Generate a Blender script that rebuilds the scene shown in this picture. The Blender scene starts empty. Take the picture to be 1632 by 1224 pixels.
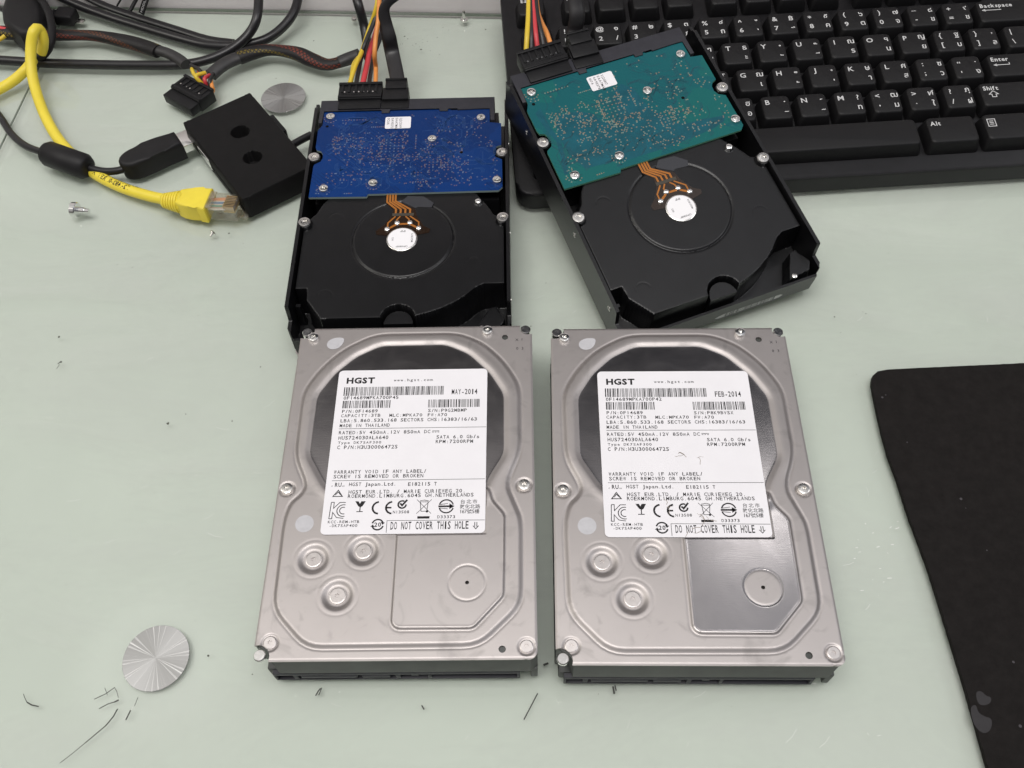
import bpy, bmesh, math, random
import numpy as np
from mathutils import Matrix, Vector, Euler
S = 0.001                                   # everything below is in millimetres
sc = bpy.context.scene
COL = sc.collection
rnd = random.Random(7)

# ------------------------------------------------------------------ camera
CAMP = (48.8266, -171.4293, 353.1884)
FPX = 1478.68                               # focal length in pixels of the 1632 wide photo
CR = Matrix.Rotation(0.0319, 3, 'Z') @ Matrix.Rotation(0.5790, 3, 'X') @ Matrix.Rotation(-0.0413, 3, 'Z')
cd = bpy.data.cameras.new('camera'); cam = bpy.data.objects.new('camera', cd); COL.objects.link(cam)
cam.matrix_world = Matrix.Translation(Vector(CAMP) * S) @ CR.to_4x4()
cd.sensor_fit = 'HORIZONTAL'; cd.sensor_width = 36; cd.lens = FPX / 1632 * 36
cd.clip_start = 0.01; cd.clip_end = 50
sc.camera = cam

# ------------------------------------------------------------------ room light
w = bpy.data.worlds.new('World'); sc.world = w; w.use_nodes = True
nt = w.node_tree; N = nt.nodes; L = nt.links
bg = N['Background']; bg.inputs['Strength'].default_value = 1.0
tc = N.new('ShaderNodeTexCoord')
def wdot(v):
    d = N.new('ShaderNodeVectorMath'); d.operation = 'DOT_PRODUCT'; d.inputs[1].default_value = v; L.new(tc.outputs['Generated'], d.inputs[0]); return d.outputs['Value']
def wramp(src, stops):
    rp = N.new('ShaderNodeValToRGB'); L.new(src, rp.inputs[0])
    for i, (p, c) in enumerate(stops):
        e = rp.color_ramp.elements[i] if i < 2 else rp.color_ramp.elements.new(p)
        e.position = p; e.color = (*c, 1)
    return rp.outputs[0]
def wmul(a, b):
    mx = N.new('ShaderNodeMix'); mx.data_type = 'RGBA'; mx.blend_type = 'MULTIPLY'; mx.inputs[0].default_value = 1
    L.new(a, mx.inputs[6]); L.new(b, mx.inputs[7]); return mx.outputs[2]
room = wramp(wdot((0, 0, 1)), [(0, (.13, .125, .12)), (.3, (.19, .185, .185)), (.6, (.40, .39, .40)), (1, (.78, .765, .76))])      # walls, then ceiling
bay = wramp(wdot((0, 1, 0)), [(0, (1, 1, 1)), (.42, (1, 1, 1)), (.445, (.80, .80, .82)), (.470, (.34, .345, .36)), (.50, (.17, .175, .19)), (.56, (.07, .073, .08)), (.72, (.08, .08, .085)), (.85, (.5, .5, .5))])   # dark unlit bay of the ceiling past the desk
side = N.new('ShaderNodeMath'); side.operation = 'ADD'; side.inputs[1].default_value = .5; L.new(wdot((.5, 0, 0)), side.inputs[0])
ext = wramp(side.outputs[0], [(.26, (0, 0, 0)), (.38, (1, 1, 1)), (.66, (1, 1, 1)), (.78, (0, 0, 0))])
bm_ = N.new('ShaderNodeMix'); bm_.data_type = 'RGBA'; bm_.inputs[6].default_value = (1, 1, 1, 1); L.new(ext, bm_.inputs[0]); L.new(bay, bm_.inputs[7]); shade = bm_.outputs[2]
sid2 = N.new('ShaderNodeMath'); sid2.operation = 'ADD'; sid2.inputs[1].default_value = .5; L.new(wdot((.5, 0, 0)), sid2.inputs[0])
room = wmul(room, wramp(sid2.outputs[0], [(0, (1.06, 1.05, 1.0)), (.48, (1.04, 1.02, 1)), (.60, (.74, .76, .81)), (1, (.66, .67, .70))]))
no = N.new('ShaderNodeTexNoise'); no.inputs['Scale'].default_value = 2.6; no.inputs['Detail'].default_value = 2
L.new(tc.outputs['Generated'], no.inputs['Vector'])
mr = N.new('ShaderNodeMapRange'); mr.inputs[1].default_value = .3; mr.inputs[2].default_value = .7; mr.inputs[3].default_value = .75; mr.inputs[4].default_value = 1.25
L.new(no.outputs[0], mr.inputs[0])
L.new(wmul(wmul(room, shade), mr.outputs[0]), bg.inputs[0])

def panel(x, y, z, sx, sy, power, col, shape='RECTANGLE'):
    l = bpy.data.lights.new('ceiling_or_added_panel', 'AREA'); l.shape = shape; l.size = sx; l.size_y = sy
    l.energy = power; l.color = col
    o = bpy.data.objects.new('ceiling_or_added_panel', l); COL.objects.link(o); o.location = (x, y, z)
panel(-.05, -.20, 1.4, 1.0, .5, 12.5, (1, .975, .95))
panel(.66, .90, 2.0, .22, .22, .45, (1, .98, .97))
panel(-.80, .44, 1.7, .30, .30, .34, (1, .98, .95), 'DISK')  # unseen lamp added to put bright rays on the lower left disc
panel(-1.75, .10, 1.7, .6, 1.2, 15, (1, .97, .89))
panel(1.75, .0, 1.7, .5, 1.2, 11, (.97, .98, 1))

vs = sc.view_settings; vs.view_transform = 'Standard'; vs.look = 'None'; vs.exposure = -0.05; vs.gamma = 1.0; vs.use_curve_mapping = False

# ------------------------------------------------------------------ helpers
def at(px, py, z=0.0):
    """point of the photo (1632x1224 pixels) on the horizontal plane at height z"""
    d = CR @ Vector(((px - 816) / FPX, -(py - 612) / FPX, -1)); c = Vector(CAMP)
    return c + d * ((z - c.z) / d.z)

def R2(a): return Matrix.Rotation(a, 4, 'Z')

MATS = {}
def mat(name, col, rough=.5, metal=0., var=0., vscale=400, bump=0., bscale=2000, spec=.5, coat=0., rvar=0., col2=None, stretch=None):
    if name in MATS: return MATS[name]
    m = bpy.data.materials.new(name); m.use_nodes = True; MATS[name] = m
    n = m.node_tree.nodes; l = m.node_tree.links; b = n['Principled BSDF']
    b.inputs['Base Color'].default_value = (*col, 1); b.inputs['Roughness'].default_value = rough
    b.inputs['Metallic'].default_value = metal; b.inputs['Specular IOR Level'].default_value = spec
    b.inputs['Coat Weight'].default_value = coat; b.inputs['Coat Roughness'].default_value = .15
    t = n.new('ShaderNodeTexCoord'); src = t.outputs['Object']
    if stretch:
        mp = n.new('ShaderNodeMapping'); mp.inputs['Scale'].default_value = stretch; l.new(src, mp.inputs[0]); src = mp.outputs[0]
    if var or rvar:
        t1 = n.new('ShaderNodeTexNoise'); t1.inputs['Scale'].default_value = vscale; t1.inputs['Detail'].default_value = 5
        t1.inputs['Roughness'].default_value = .65; l.new(src, t1.inputs['Vector'])
        cr = n.new('ShaderNodeMapRange'); cr.inputs[1].default_value = .3; cr.inputs[2].default_value = .7; l.new(t1.outputs[0], cr.inputs[0])
        if var:
            mm = n.new('ShaderNodeMix'); mm.data_type = 'RGBA'
            c2 = col2 or tuple(c * (1 + var) for c in col); c1 = col if col2 else tuple(c * (1 - var) for c in col)
            mm.inputs[6].default_value = (*c1, 1); mm.inputs[7].default_value = (*c2, 1)
            l.new(cr.outputs[0], mm.inputs[0]); l.new(mm.outputs[2], b.inputs['Base Color'])
        if rvar:
            r2 = n.new('ShaderNodeMapRange'); r2.inputs[3].default_value = max(.02, rough - rvar); r2.inputs[4].default_value = rough + rvar
            l.new(cr.outputs[0], r2.inputs[0]); l.new(r2.outputs[0], b.inputs['Roughness'])
    if bump:
        t2 = n.new('ShaderNodeTexNoise'); t2.inputs['Scale'].default_value = bscale; t2.inputs['Detail'].default_value = 4; l.new(src, t2.inputs['Vector'])
        bp = n.new('ShaderNodeBump'); bp.inputs['Strength'].default_value = bump; bp.inputs['Distance'].default_value = .0002
        l.new(t2.outputs[0], bp.inputs['Height']); l.new(bp.outputs[0], b.inputs['Normal'])
    return m

def tag(o, label=None, cat=None, group=None, kind=None):
    if label: o['label'] = label
    if cat: o['category'] = cat
    if group: o['group'] = group
    if kind: o['kind'] = kind
    return o

def thing(name, label, cat, mw=None, group=None):
    o = bpy.data.objects.new(name, None); COL.objects.link(o); o.empty_display_size = .01
    m = (mw or Matrix.Identity(4)).copy(); m.translation = m.translation * S
    o.matrix_world = m
    return tag(o, label, cat, group)

def link(name, me, parent=None):
    o = bpy.data.objects.new(name, me); COL.objects.link(o)
    if parent is not None: o.parent = parent
    return o

class B:
    """bmesh builder in millimetres"""
    def __init__(s): s.bm = bmesh.new(); s.mi = 0; s.uv = None
    def _f(s, vs):
        try:
            f = s.bm.faces.new(vs); f.material_index = s.mi; return f
        except ValueError: return None
    def box(s, x0, x1, y0, y1, z0, z1, bev=0., M=None, seg=2, taper=0.):
        v = []
        for z, t in ((z0, 0), (z1, taper)):
            for x, y in ((x0 + t, y0 + t), (x1 - t, y0 + t), (x1 - t, y1 - t), (x0 + t, y1 - t)):
                p = Vector((x, y, z)); v.append(s.bm.verts.new(M @ p if M else p))
        fs = [s._f([v[i] for i in q]) for q in ((3, 2, 1, 0), (4, 5, 6, 7), (0, 1, 5, 4), (1, 2, 6, 5), (2, 3, 7, 6), (3, 0, 4, 7))]
        if bev:
            es = list({e for f in fs for e in f.edges})
            r = bmesh.ops.bevel(s.bm, geom=es, offset=bev, segments=seg, affect='EDGES', profile=.5)
            for f in r['faces']: f.material_index = s.mi
        return s
    def prism(s, pts, z0, z1, bev=0., M=None, seg=2):
        n = len(pts)
        a = [s.bm.verts.new((M @ Vector((x, y, z0))) if M else Vector((x, y, z0))) for x, y in pts]
        b = [s.bm.verts.new((M @ Vector((x, y, z1))) if M else Vector((x, y, z1))) for x, y in pts]
        t = s._f(b); s._f(a[::-1])
        for i in range(n): s._f([a[i], a[(i + 1) % n], b[(i + 1) % n], b[i]])
        if bev and t:
            r = bmesh.ops.bevel(s.bm, geom=list(t.edges), offset=bev, segments=seg, affect='EDGES', profile=.5)
            for f in r['faces']: f.material_index = s.mi
        return s
    def flat(s, pts, z, M=None):
        s._f([s.bm.verts.new((M @ Vector((x, y, z))) if M else Vector((x, y, z))) for x, y in pts]); return s
    def lathe(s, prof, n=24, M=None, cap=True):
        rings = []
        for r, z in prof:
            rings.append([s.bm.verts.new((M or Matrix.Identity(4)) @ Vector((r * math.cos(2 * math.pi * i / n), r * math.sin(2 * math.pi * i / n), z))) for i in range(n)])
        for a, b in zip(rings, rings[1:]):
            for i in range(n): s._f([a[i], a[(i + 1) % n], b[(i + 1) % n], b[i]])
        if cap: s._f(rings[0][::-1]); s._f(rings[-1])
        return s
    def tube(s, pts, rx, ry=None, n=12, step=2.0, caps=True, up=None, rfun=None):
        P = spline(pts, step); ry = ry or rx
        uvl = s.bm.loops.layers.uv.verify()
        T = [(P[min(i + 1, len(P) - 1)] - P[max(i - 1, 0)]).normalized() for i in range(len(P))]
        u = Vector(up) if up is not None else Vector((0, 0, 1))
        rings = []; d = 0.; ds = []
        for i, (p, t) in enumerate(zip(P, T)):
            if i: d += (p - P[i - 1]).length
            ds.append(d)
            sd = t.cross(u)
            if sd.length < 1e-3: sd = t.cross(Vector((1, 0, 0)))
            sd.normalize(); nn = sd.cross(t).normalized(); u = nn if up is None else u
            k = rfun(i / (len(P) - 1)) if rfun else 1
            rings.append([s.bm.verts.new(p + sd * (rx * k * math.cos(2 * math.pi * j / n)) + nn * (ry * k * math.sin(2 * math.pi * j / n))) for j in range(n)])
        for i in range(len(rings) - 1):
            for j in range(n):
                f = s._f([rings[i][j], rings[i][(j + 1) % n], rings[i + 1][(j + 1) % n], rings[i + 1][j]])
                if f:
                    f.normal_flip()
                    for lp in f.loops:
                        k = 0 if lp.vert in (rings[i][j], rings[i][(j + 1) % n]) else 1
                        jj = j if lp.vert in (rings[i][j], rings[i + 1][j]) else j + 1
                        lp[uvl].uv = (ds[i + k], jj / n)
        if caps: s._f(rings[0]); s._f(rings[-1][::-1])
        return s
    def build(s, name, mats, parent=None, sharp=35, off=None):
        if off is not None: bmesh.ops.translate(s.bm, verts=s.bm.verts, vec=-Vector(off))
        bmesh.ops.scale(s.bm, vec=(S, S, S), verts=s.bm.verts)
        me = bpy.data.meshes.new(name)
        s.bm.normal_update(); s.bm.to_mesh(me); s.bm.free()
        for m in (mats if isinstance(mats, (list, tuple)) else [mats]): me.materials.append(m)
        if sharp is not None:
            me.polygons.foreach_set('use_smooth', [True] * len(me.polygons)); me.set_sharp_from_angle(angle=math.radians(sharp))
        return link(name, me, parent)

def spline(pts, step=2.0):
    P = [Vector(p) for p in pts]
    if len(P) == 2:
        n = max(2, int((P[1] - P[0]).length / step)); return [P[0].lerp(P[1], i / n) for i in range(n + 1)]
    Q = [P[0] * 2 - P[1]] + P + [P[-1] * 2 - P[-2]]; out = []
    for i in range(1, len(Q) - 2):
        a, b, c, d = Q[i - 1:i + 3]; n = max(2, int((c - b).length / step))
        for k in range(n):
            t = k / n
            out.append(.5 * ((2 * b) + (c - a) * t + (2 * a - 5 * b + 4 * c - d) * t * t + (3 * b - a - 3 * c + d) * t ** 3))
    return out + [P[-1]]

def px(*pts): return [at(*p) for p in pts]
def chaikin(pts, n=2, closed=True):
    for _ in range(n):
        o = []
        for i in range(len(pts)):
            a = pts[i]; b = pts[(i + 1) % len(pts)]
            o += [(a[0] * .75 + b[0] * .25, a[1] * .75 + b[1] * .25), (a[0] * .25 + b[0] * .75, a[1] * .25 + b[1] * .75)]
        pts = o
    return pts
def rrect(x0, x1, y0, y1, r, n=4):
    o = []
    for cx, cy, a in ((x1 - r, y1 - r, 0), (x0 + r, y1 - r, 90), (x0 + r, y0 + r, 180), (x1 - r, y0 + r, 270)):
        for i in range(n + 1):
            t = math.radians(a + 90 * i / n); o.append((cx + r * math.cos(t), cy + r * math.sin(t)))
    return o
def circ(cx, cy, r, n=24, a0=0, a1=360):
    full = abs(a1 - a0) >= 360; k = n if full else n + 1
    return [(cx + r * math.cos(math.radians(a0 + (a1 - a0) * i / n)), cy + r * math.sin(math.radians(a0 + (a1 - a0) * i / n))) for i in range(k)]

# ---- numpy height fields (for pressed metal and cast parts)
def sdpoly(X, Y, poly):
    P = np.array(poly); D = np.full(X.shape, 1e9); inside = np.zeros(X.shape, bool)
    for a, b in zip(P, np.roll(P, -1, 0)):
        e = b - a; wx = X - a[0]; wy = Y - a[1]
        t = np.clip((wx * e[0] + wy * e[1]) / max(1e-9, e @ e), 0, 1)
        D = np.minimum(D, np.hypot(wx - t * e[0], wy - t * e[1]))
        c = ((a[1] > Y) != (b[1] > Y)) & (X < (b[0] - a[0]) * (Y - a[1]) / (b[1] - a[1] + 1e-12) + a[0])
        inside ^= c
    return np.where(inside, D, -D)
def SS(t): t = np.clip(t, 0, 1); return t * t * (3 - 2 * t)
def hfield(name, X, Y, Z, keep, zbot, mats, circles=(), attr=None, sharp=40):
    ny, nx = X.shape; X = X.copy(); Y = Y.copy(); h = X[0, 1] - X[0, 0]
    for cx, cy, r in circles:                     # round the cut edges to true circles
        d = np.hypot(X - cx, Y - cy); m = np.abs(d - r) < h * .75
        X[m] = cx + (X[m] - cx) * r / d[m]; Y[m] = cy + (Y[m] - cy) * r / d[m]
    idx = np.arange(nx * ny).reshape(ny, nx)
    q = np.stack([idx[:-1, :-1], idx[:-1, 1:], idx[1:, 1:], idx[1:, :-1]], -1)[keep]
    used = np.unique(q); remap = -np.ones(nx * ny, int); remap[used] = np.arange(len(used))
    V = np.stack([X.ravel(), Y.ravel(), Z.ravel()], 1)[used]; q = remap[q]
    bm = bmesh.new(); vs_ = [bm.verts.new(v) for v in (V * S).tolist()]
    for f in q.tolist(): bm.faces.new([vs_[i] for i in f])
    be = [e for e in bm.edges if e.is_boundary]
    r = bmesh.ops.extrude_edge_only(bm, edges=be)
    for v in r['geom']:
        if isinstance(v, bmesh.types.BMVert): v.co.z = zbot * S
    bmesh.ops.recalc_face_normals(bm, faces=bm.faces)
    me = bpy.data.meshes.new(name); bm.to_mesh(me); bm.free()
    if attr is not None:
        a = me.attributes.new('polish', 'FLOAT', 'POINT'); vals = np.zeros(len(me.vertices)); vals[:len(used)] = attr.ravel()[used]
        a.data.foreach_set('value', vals)
    for m in mats: me.materials.append(m)
    me.polygons.foreach_set('use_smooth', [True] * len(me.polygons)); me.set_sharp_from_angle(angle=math.radians(sharp))
    return me

# ---- lettering: glyphs of the built-in font, set one by one
CHARS = ''.join(chr(i) for i in range(33, 127)) + '๑๒๓๔๕๖๗๘๙฿ภถุูึคตจขชพะัํ๊ีรณนฯยญบฐลฅฃฑธดโเฌ้็่๋าษสศวซงอฮิฺื์ทมฒใฬฝฦ“台北市敦化路號樓'
GL = {}
def load_glyphs(bold):
    off = {False: .006, True: .022, 'm': .013, 'x': .042}[bold]
    obs = []
    for ch in CHARS:
        c = bpy.data.curves.new('g', 'FONT'); c.body = ch; c.resolution_u = 2; c.offset = off
        o = bpy.data.objects.new('g', c); COL.objects.link(o); obs.append((ch, o))
    bpy.context.view_layer.update(); dg = bpy.context.evaluated_depsgraph_get()
    for ch, o in obs:
        ev = o.evaluated_get(dg); m = ev.to_mesh()
        GL[(ch, bold)] = ([(v.co.x, v.co.y) for v in m.vertices], [list(p.vertices) for p in m.polygons]); ev.to_mesh_clear()
    for ch, o in obs:
        c = o.data; bpy.data.objects.remove(o); bpy.data.curves.remove(c)
load_glyphs(False); load_glyphs(True); load_glyphs('m'); load_glyphs('x')
CAP = .68
class Ink:
    """flat print: glyphs, bars, strokes, all in one mesh"""
    def __init__(s): s.v = []; s.f = []
    def glyph(s, ch, x, y, h, sx=1., bold=False, centre=False, rot=0.):
        g = GL.get((ch, bold))
        if not g or not g[0]: return 0
        k = h / CAP; xs = [p[0] for p in g[0]]; ys = [p[1] for p in g[0]]; x0 = min(xs); x1 = max(xs)
        ox = (x0 + x1) / 2 if centre else x0
        oy = (min(ys) + max(ys)) / 2 if centre == 2 else 0
        b = len(s.v); c, sn = math.cos(rot), math.sin(rot)
        for gx, gy in g[0]:
            u = (gx - ox) * k * sx; v = (gy - oy) * k; s.v.append((x + u * c - v * sn, y + u * sn + v * c))
        s.f += [[b + i for i in f] for f in g[1]]
        return (x1 - x0) * k * sx
    def mono(s, t, x0, x1, yc, h, bold=False, fill=.80):
        """text in equal cells between x0 and x1, centred on the line yc"""
        p = (x1 - x0) / (len(t) - 1 + fill)
        for i, ch in enumerate(t):
            if ch == ' ': continue
            g = GL[(ch, bold)][0]; gw = (max(a for a, _ in g) - min(a for a, _ in g)) / CAP * h
            sx = min(1.25, p * fill / gw) if ch not in '.,:;!|I1il\'-' else min(1., p * .5 / gw)
            s.glyph(ch, x0 + p * (i + fill / 2), yc - h / 2, h, sx, bold, True)
    def prop(s, t, x, yc, h, bold=False, width=None, rot=0., gap=.16):
        ws = []
        for ch in t:
            if ch == ' ': ws.append(.35 / CAP * h); continue
            g = GL[(ch, bold)][0]; ws.append((max(a for a, _ in g) - min(a for a, _ in g)) / CAP * h)
        tot = sum(ws) + gap * h * (len(t) - 1); k = (width / tot) if width else 1; cx = 0
        for ch, w_ in zip(t, ws):
            if ch != ' ': s.glyph(ch, x + cx * math.cos(rot) + h / 2 * math.sin(rot), yc + cx * math.sin(rot) - h / 2 * math.cos(rot), h, k, bold, False, rot)
            cx += (w_ + gap * h) * k
        return tot * k
    def rect(s, x0, x1, y0, y1): b = len(s.v); s.v += [(x0, y0), (x1, y0), (x1, y1), (x0, y1)]; s.f.append([b, b + 1, b + 2, b + 3])
    def poly(s, pts): b = len(s.v); s.v += list(pts); s.f.append(list(range(b, b + len(pts))))
    def line(s, pts, wd, closed=False):
        pts = [Vector(p) for p in pts]; n = len(pts); L_ = []; R_ = []
        for i, p in enumerate(pts):
            a = pts[(i - 1) % n] if closed or i else None; c = pts[(i + 1) % n] if closed or i < n - 1 else None
            d1 = (p - a).normalized() if a is not None else None; d2 = (c - p).normalized() if c is not None else None
            t = (d1 or d2) + (d2 or d1); t = t.normalized() if t.length > 1e-6 else d1
            nn = Vector((-t.y, t.x)); k = wd / 2 / max(.4, abs(nn.dot(Vector((-(d2 or d1).y, (d2 or d1).x)))))
            L_.append(p + nn * k); R_.append(p - nn * k)
        b = len(s.v); s.v += [tuple(p) for p in L_] + [tuple(p) for p in R_]
        for i in range(n if closed else n - 1): j = (i + 1) % n; s.f.append([b + i, b + n + i, b + n + j, b + j])
    def bars(s, x0, x1, y0, y1, unit, seed):
        r = random.Random(seed); x = x0
        while x < x1 - unit:
            wd = unit * r.choice((1, 1, 1, 2.2)); wd = min(wd, x1 - x); s.rect(x, x + wd, y0, y1); x += wd + unit * r.choice((1, 1, 2.2))
    def build(s, name, m, z, parent=None, M=None, fn=None):
        me = bpy.data.meshes.new(name)
        if fn: V = [fn(x, y) for x, y in s.v]
        else: V = [(M @ Vector((x, y, z))) if M else Vector((x, y, z)) for x, y in s.v]
        me.from_pydata([tuple(v * S) for v in V], [], s.f); me.materials.append(m); me.update()
        return link(name, me, parent)

# ------------------------------------------------------------------ materials
blackcast = mat('black_cast', (.0052, .0052, .006), .31, var=.25, vscale=90, bump=.3, bscale=2600, spec=.48)
blackpl = mat('black_plastic', (.008, .008, .009), .45, var=.25, vscale=120, bump=.1, bscale=3000, spec=.25)
greyface = mat('grey_cast', (.06, .064, .06), .5, var=.3, vscale=60, bump=.2, bscale=2500)
greypl = mat('dark_grey_plastic', (.024, .024, .031), .5, var=.15, vscale=200, spec=.4)
steel = mat('screw_steel', (.72, .70, .67), .26, 1., rvar=.08, vscale=900)
steel2 = mat('bright_steel', (.82, .81, .79), .16, 1., rvar=.08, vscale=900)
darkhole = mat('dark_recess', (.004, .004, .004), .8, spec=.1)
inkm = mat('black_ink', (.018, .017, .018), .6, spec=.2)
inkgrey = mat('grey_ink', (.10, .10, .105), .6, spec=.2)
paper = mat('white_label', (.79, .775, .80), .42, var=.025, vscale=60, bump=.04, bscale=300, spec=.35)
sticker = mat('milky_sticker', (.50, .495, .515), .35, var=.06, vscale=300)
whiteink = mat('white_ink', (.56, .56, .56), .6)
yellow = mat('yellow_jacket', (.78, .63, .055), .42, var=.06, vscale=60, spec=.4)
yellowd = mat('yellow_wire', (.66, .47, .03), .4)
redw = mat('red_wire', (.55, .045, .055), .4); orangew = mat('orange_wire', (.72, .27, .06), .42); blackw = mat('black_wire', (.014, .013, .014), .38)
rubber = mat('black_rubber', (.009, .0085, .0095), .5, var=.2, vscale=150, bump=.08, bscale=1500, spec=.28)
cord = mat('black_cord', (.011, .0105, .012), .33, var=.2, vscale=100, spec=.45)
shrink = mat('heat_shrink', (.025, .024, .025), .5, var=.2, vscale=300, bump=.2, bscale=700)
copper = mat('copper_trace', (.42, .15, .025), .38, .25, var=.12, vscale=500)
polyimide = mat('dark_film', (.018, .008, .003), .25, var=.2, vscale=200)

def cover_material():
    m = bpy.data.materials.new('nickel_plated_cover'); m.use_nodes = True; n = m.node_tree.nodes; l = m.node_tree.links; b = n['Principled BSDF']
    b.inputs['Metallic'].default_value = 1
    t = n.new('ShaderNodeTexCoord')
    a = n.new('ShaderNodeAttribute'); a.attribute_name = 'polish'
    n1 = n.new('ShaderNodeTexNoise'); n1.inputs['Scale'].default_value = 28; n1.inputs['Detail'].default_value = 6; n1.inputs['Roughness'].default_value = .6
    l.new(t.outputs['Object'], n1.inputs['Vector'])
    c = n.new('ShaderNodeMix'); c.data_type = 'RGBA'; c.inputs[6].default_value = (.405, .377, .367, 1); c.inputs[7].default_value = (.485, .452, .441, 1); l.new(n1.outputs[0], c.inputs[0])
    # fingerprints and smears: duller film in patches
    n2 = n.new('ShaderNodeTexNoise'); n2.inputs['Scale'].default_value = 75; n2.inputs['Detail'].default_value = 8; n2.inputs['Distortion'].default_value = 1.5
    l.new(t.outputs['Object'], n2.inputs['Vector'])
    mr_ = n.new('ShaderNodeMapRange'); mr_.inputs[1].default_value = .56; mr_.inputs[2].default_value = .72; mr_.inputs[3].default_value = 0; mr_.inputs[4].default_value = .5; l.new(n2.outputs[0], mr_.inputs[0])
    c2 = n.new('ShaderNodeMix'); c2.data_type = 'RGBA'; c2.inputs[7].default_value = (.28, .265, .255, 1); l.new(mr_.outputs[0], c2.inputs[0]); l.new(c.outputs[2], c2.inputs[6])
    c3 = n.new('ShaderNodeMix'); c3.data_type = 'RGBA'; c3.inputs[7].default_value = (.46, .435, .43, 1); l.new(a.outputs['Fac'], c3.inputs[0]); l.new(c2.outputs[2], c3.inputs[6])
    l.new(c3.outputs[2], b.inputs['Base Color'])
    r = n.new('ShaderNodeMapRange'); r.inputs[3].default_value = .50; r.inputs[4].default_value = .17; l.new(a.outputs['Fac'], r.inputs[0])
    ad = n.new('ShaderNodeMath'); ad.operation = 'MULTIPLY_ADD'; ad.inputs[1].default_value = .12; l.new(n2.outputs[0], ad.inputs[0]); l.new(r.outputs[0], ad.inputs[2])
    sb = n.new('ShaderNodeMath'); sb.operation = 'SUBTRACT'; sb.inputs[1].default_value = .06; l.new(ad.outputs[0], sb.inputs[0]); l.new(sb.outputs[0], b.inputs['Roughness'])
    mp = n.new('ShaderNodeMapping'); mp.inputs['Scale'].default_value = (250, 2600, 1000); l.new(t.outputs['Object'], mp.inputs[0])
    n3 = n.new('ShaderNodeTexNoise'); n3.inputs['Scale'].default_value = 1; n3.inputs['Detail'].default_value = 3; l.new(mp.outputs[0], n3.inputs['Vector'])
    bp = n.new('ShaderNodeBump'); bp.inputs['Strength'].default_value = .06; bp.inputs['Distance'].default_value = .0001; l.new(n3.outputs[0], bp.inputs['Height']); l.new(bp.outputs[0], b.inputs['Normal'])
    return m
coverm = cover_material()

# ------------------------------------------------------------------ the desk: clear glass over a pale green painted underside
def glass_mat():
    m = bpy.data.materials.new('clear_glass'); m.use_nodes = True; n = m.node_tree.nodes; l = m.node_tree.links
    n.remove(n['Principled BSDF']); o = n['Material Output']
    tr = n.new('ShaderNodeBsdfTransparent'); tr.inputs[0].default_value = (.975, .99, .975, 1)
    gl = n.new('ShaderNodeBsdfGlossy'); gl.inputs['Roughness'].default_value = .10
    fr = n.new('ShaderNodeFresnel'); fr.inputs[0].default_value = 1.5
    mxs = n.new('ShaderNodeMixShader'); l.new(fr.outputs[0], mxs.inputs[0]); tc_ = n.new('ShaderNodeTexCoord'); mp = n.new('ShaderNodeMapping'); mp.inputs['Scale'].default_value = (9, 22, 9); mp.inputs['Rotation'].default_value = (0, 0, .5); l.new(tc_.outputs['Object'], mp.inputs[0])
    nz = n.new('ShaderNodeTexNoise'); nz.inputs['Scale'].default_value = 1; nz.inputs['Detail'].default_value = 7; nz.inputs['Roughness'].default_value = .6; nz.inputs['Distortion'].default_value = .8; l.new(mp.outputs[0], nz.inputs['Vector'])
    mr_ = n.new('ShaderNodeMapRange'); mr_.inputs[1].default_value = .42; mr_.inputs[2].default_value = .75; mr_.inputs[3].default_value = 0; mr_.inputs[4].default_value = .16; l.new(nz.outputs[0], mr_.inputs[0])
    df = n.new('ShaderNodeBsdfDiffuse'); df.inputs[0].default_value = (.74, .73, .72, 1)       # thin film of dust and wiping smears
    fm = n.new('ShaderNodeMixShader'); l.new(mr_.outputs[0], fm.inputs[0]); l.new(tr.outputs[0], fm.inputs[1]); l.new(df.outputs[0], fm.inputs[2]); l.new(fm.outputs[0], mxs.inputs[1]); l.new(gl.outputs[0], mxs.inputs[2]); l.new(mxs.outputs[0], o.inputs[0])
    return m
glassm = glass_mat()
paint = mat('pale_green_backing', (.602, .638, .586), .6, var=.03, vscale=9, spec=.2)
edgeg = mat('green_glass_edge', (.16, .19, .155), .3)
a0, a1 = at(95, 40), at(0, 237); sd_ = (a1 - a0).normalized()
def seam(y): k = (y - a0.y) / sd_.y; return a0.x + sd_.x * k
w0, w1 = at(330, 14), at(800, 22); wd_ = (w1 - w0).normalized()
def wally(x): return w0.y + wd_.y / wd_.x * (x - w0.x)
YB, XR = -420, 720
g = B(); g.flat([(seam(YB), YB), (XR, YB), (XR, wally(XR)), (seam(wally(-240)), wally(-240))], 0)
desk = g.build('desk_top', glassm, sharp=None); tag(desk, kind='structure')
g = B(); g.flat([(-900, YB), (seam(YB) - 1.6, YB), (seam(wally(-240)) - 1.6, wally(-240)), (-900, wally(-900))], -.6)
o = g.build('side_desk_top', glassm, sharp=None); tag(o, kind='structure')
g = B(); g.flat([(-900, YB), (XR, YB), (XR, wally(XR)), (-900, wally(-900))], -3.6)
o = g.build('desk_underside', paint, sharp=None); tag(o, kind='structure')
g = B(); g.prism([(seam(YB) - 1.2, YB), (seam(YB) - .6, YB), (seam(wally(-240)) - .6, wally(-240)), (seam(wally(-240)) - 1.2, wally(-240))], -1.2, -.3)
o = g.build('desk_seam', edgeg, sharp=None); tag(o, kind='structure')
wallm = mat('pinkish_white_board', (.86, .80, .82), .45, var=.03, vscale=8)
g = B(); M = Matrix.Translation((w0.x, w0.y, 0)) @ R2(math.atan2(wd_.y, wd_.x)); g.box(-760, 900, .6, 12, -7, 200, bev=.6, M=M)
o = g.build('partition_panel', wallm); tag(o, 'pinkish white upright panel running along the rear edge of the glass desk', 'panel')
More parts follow.
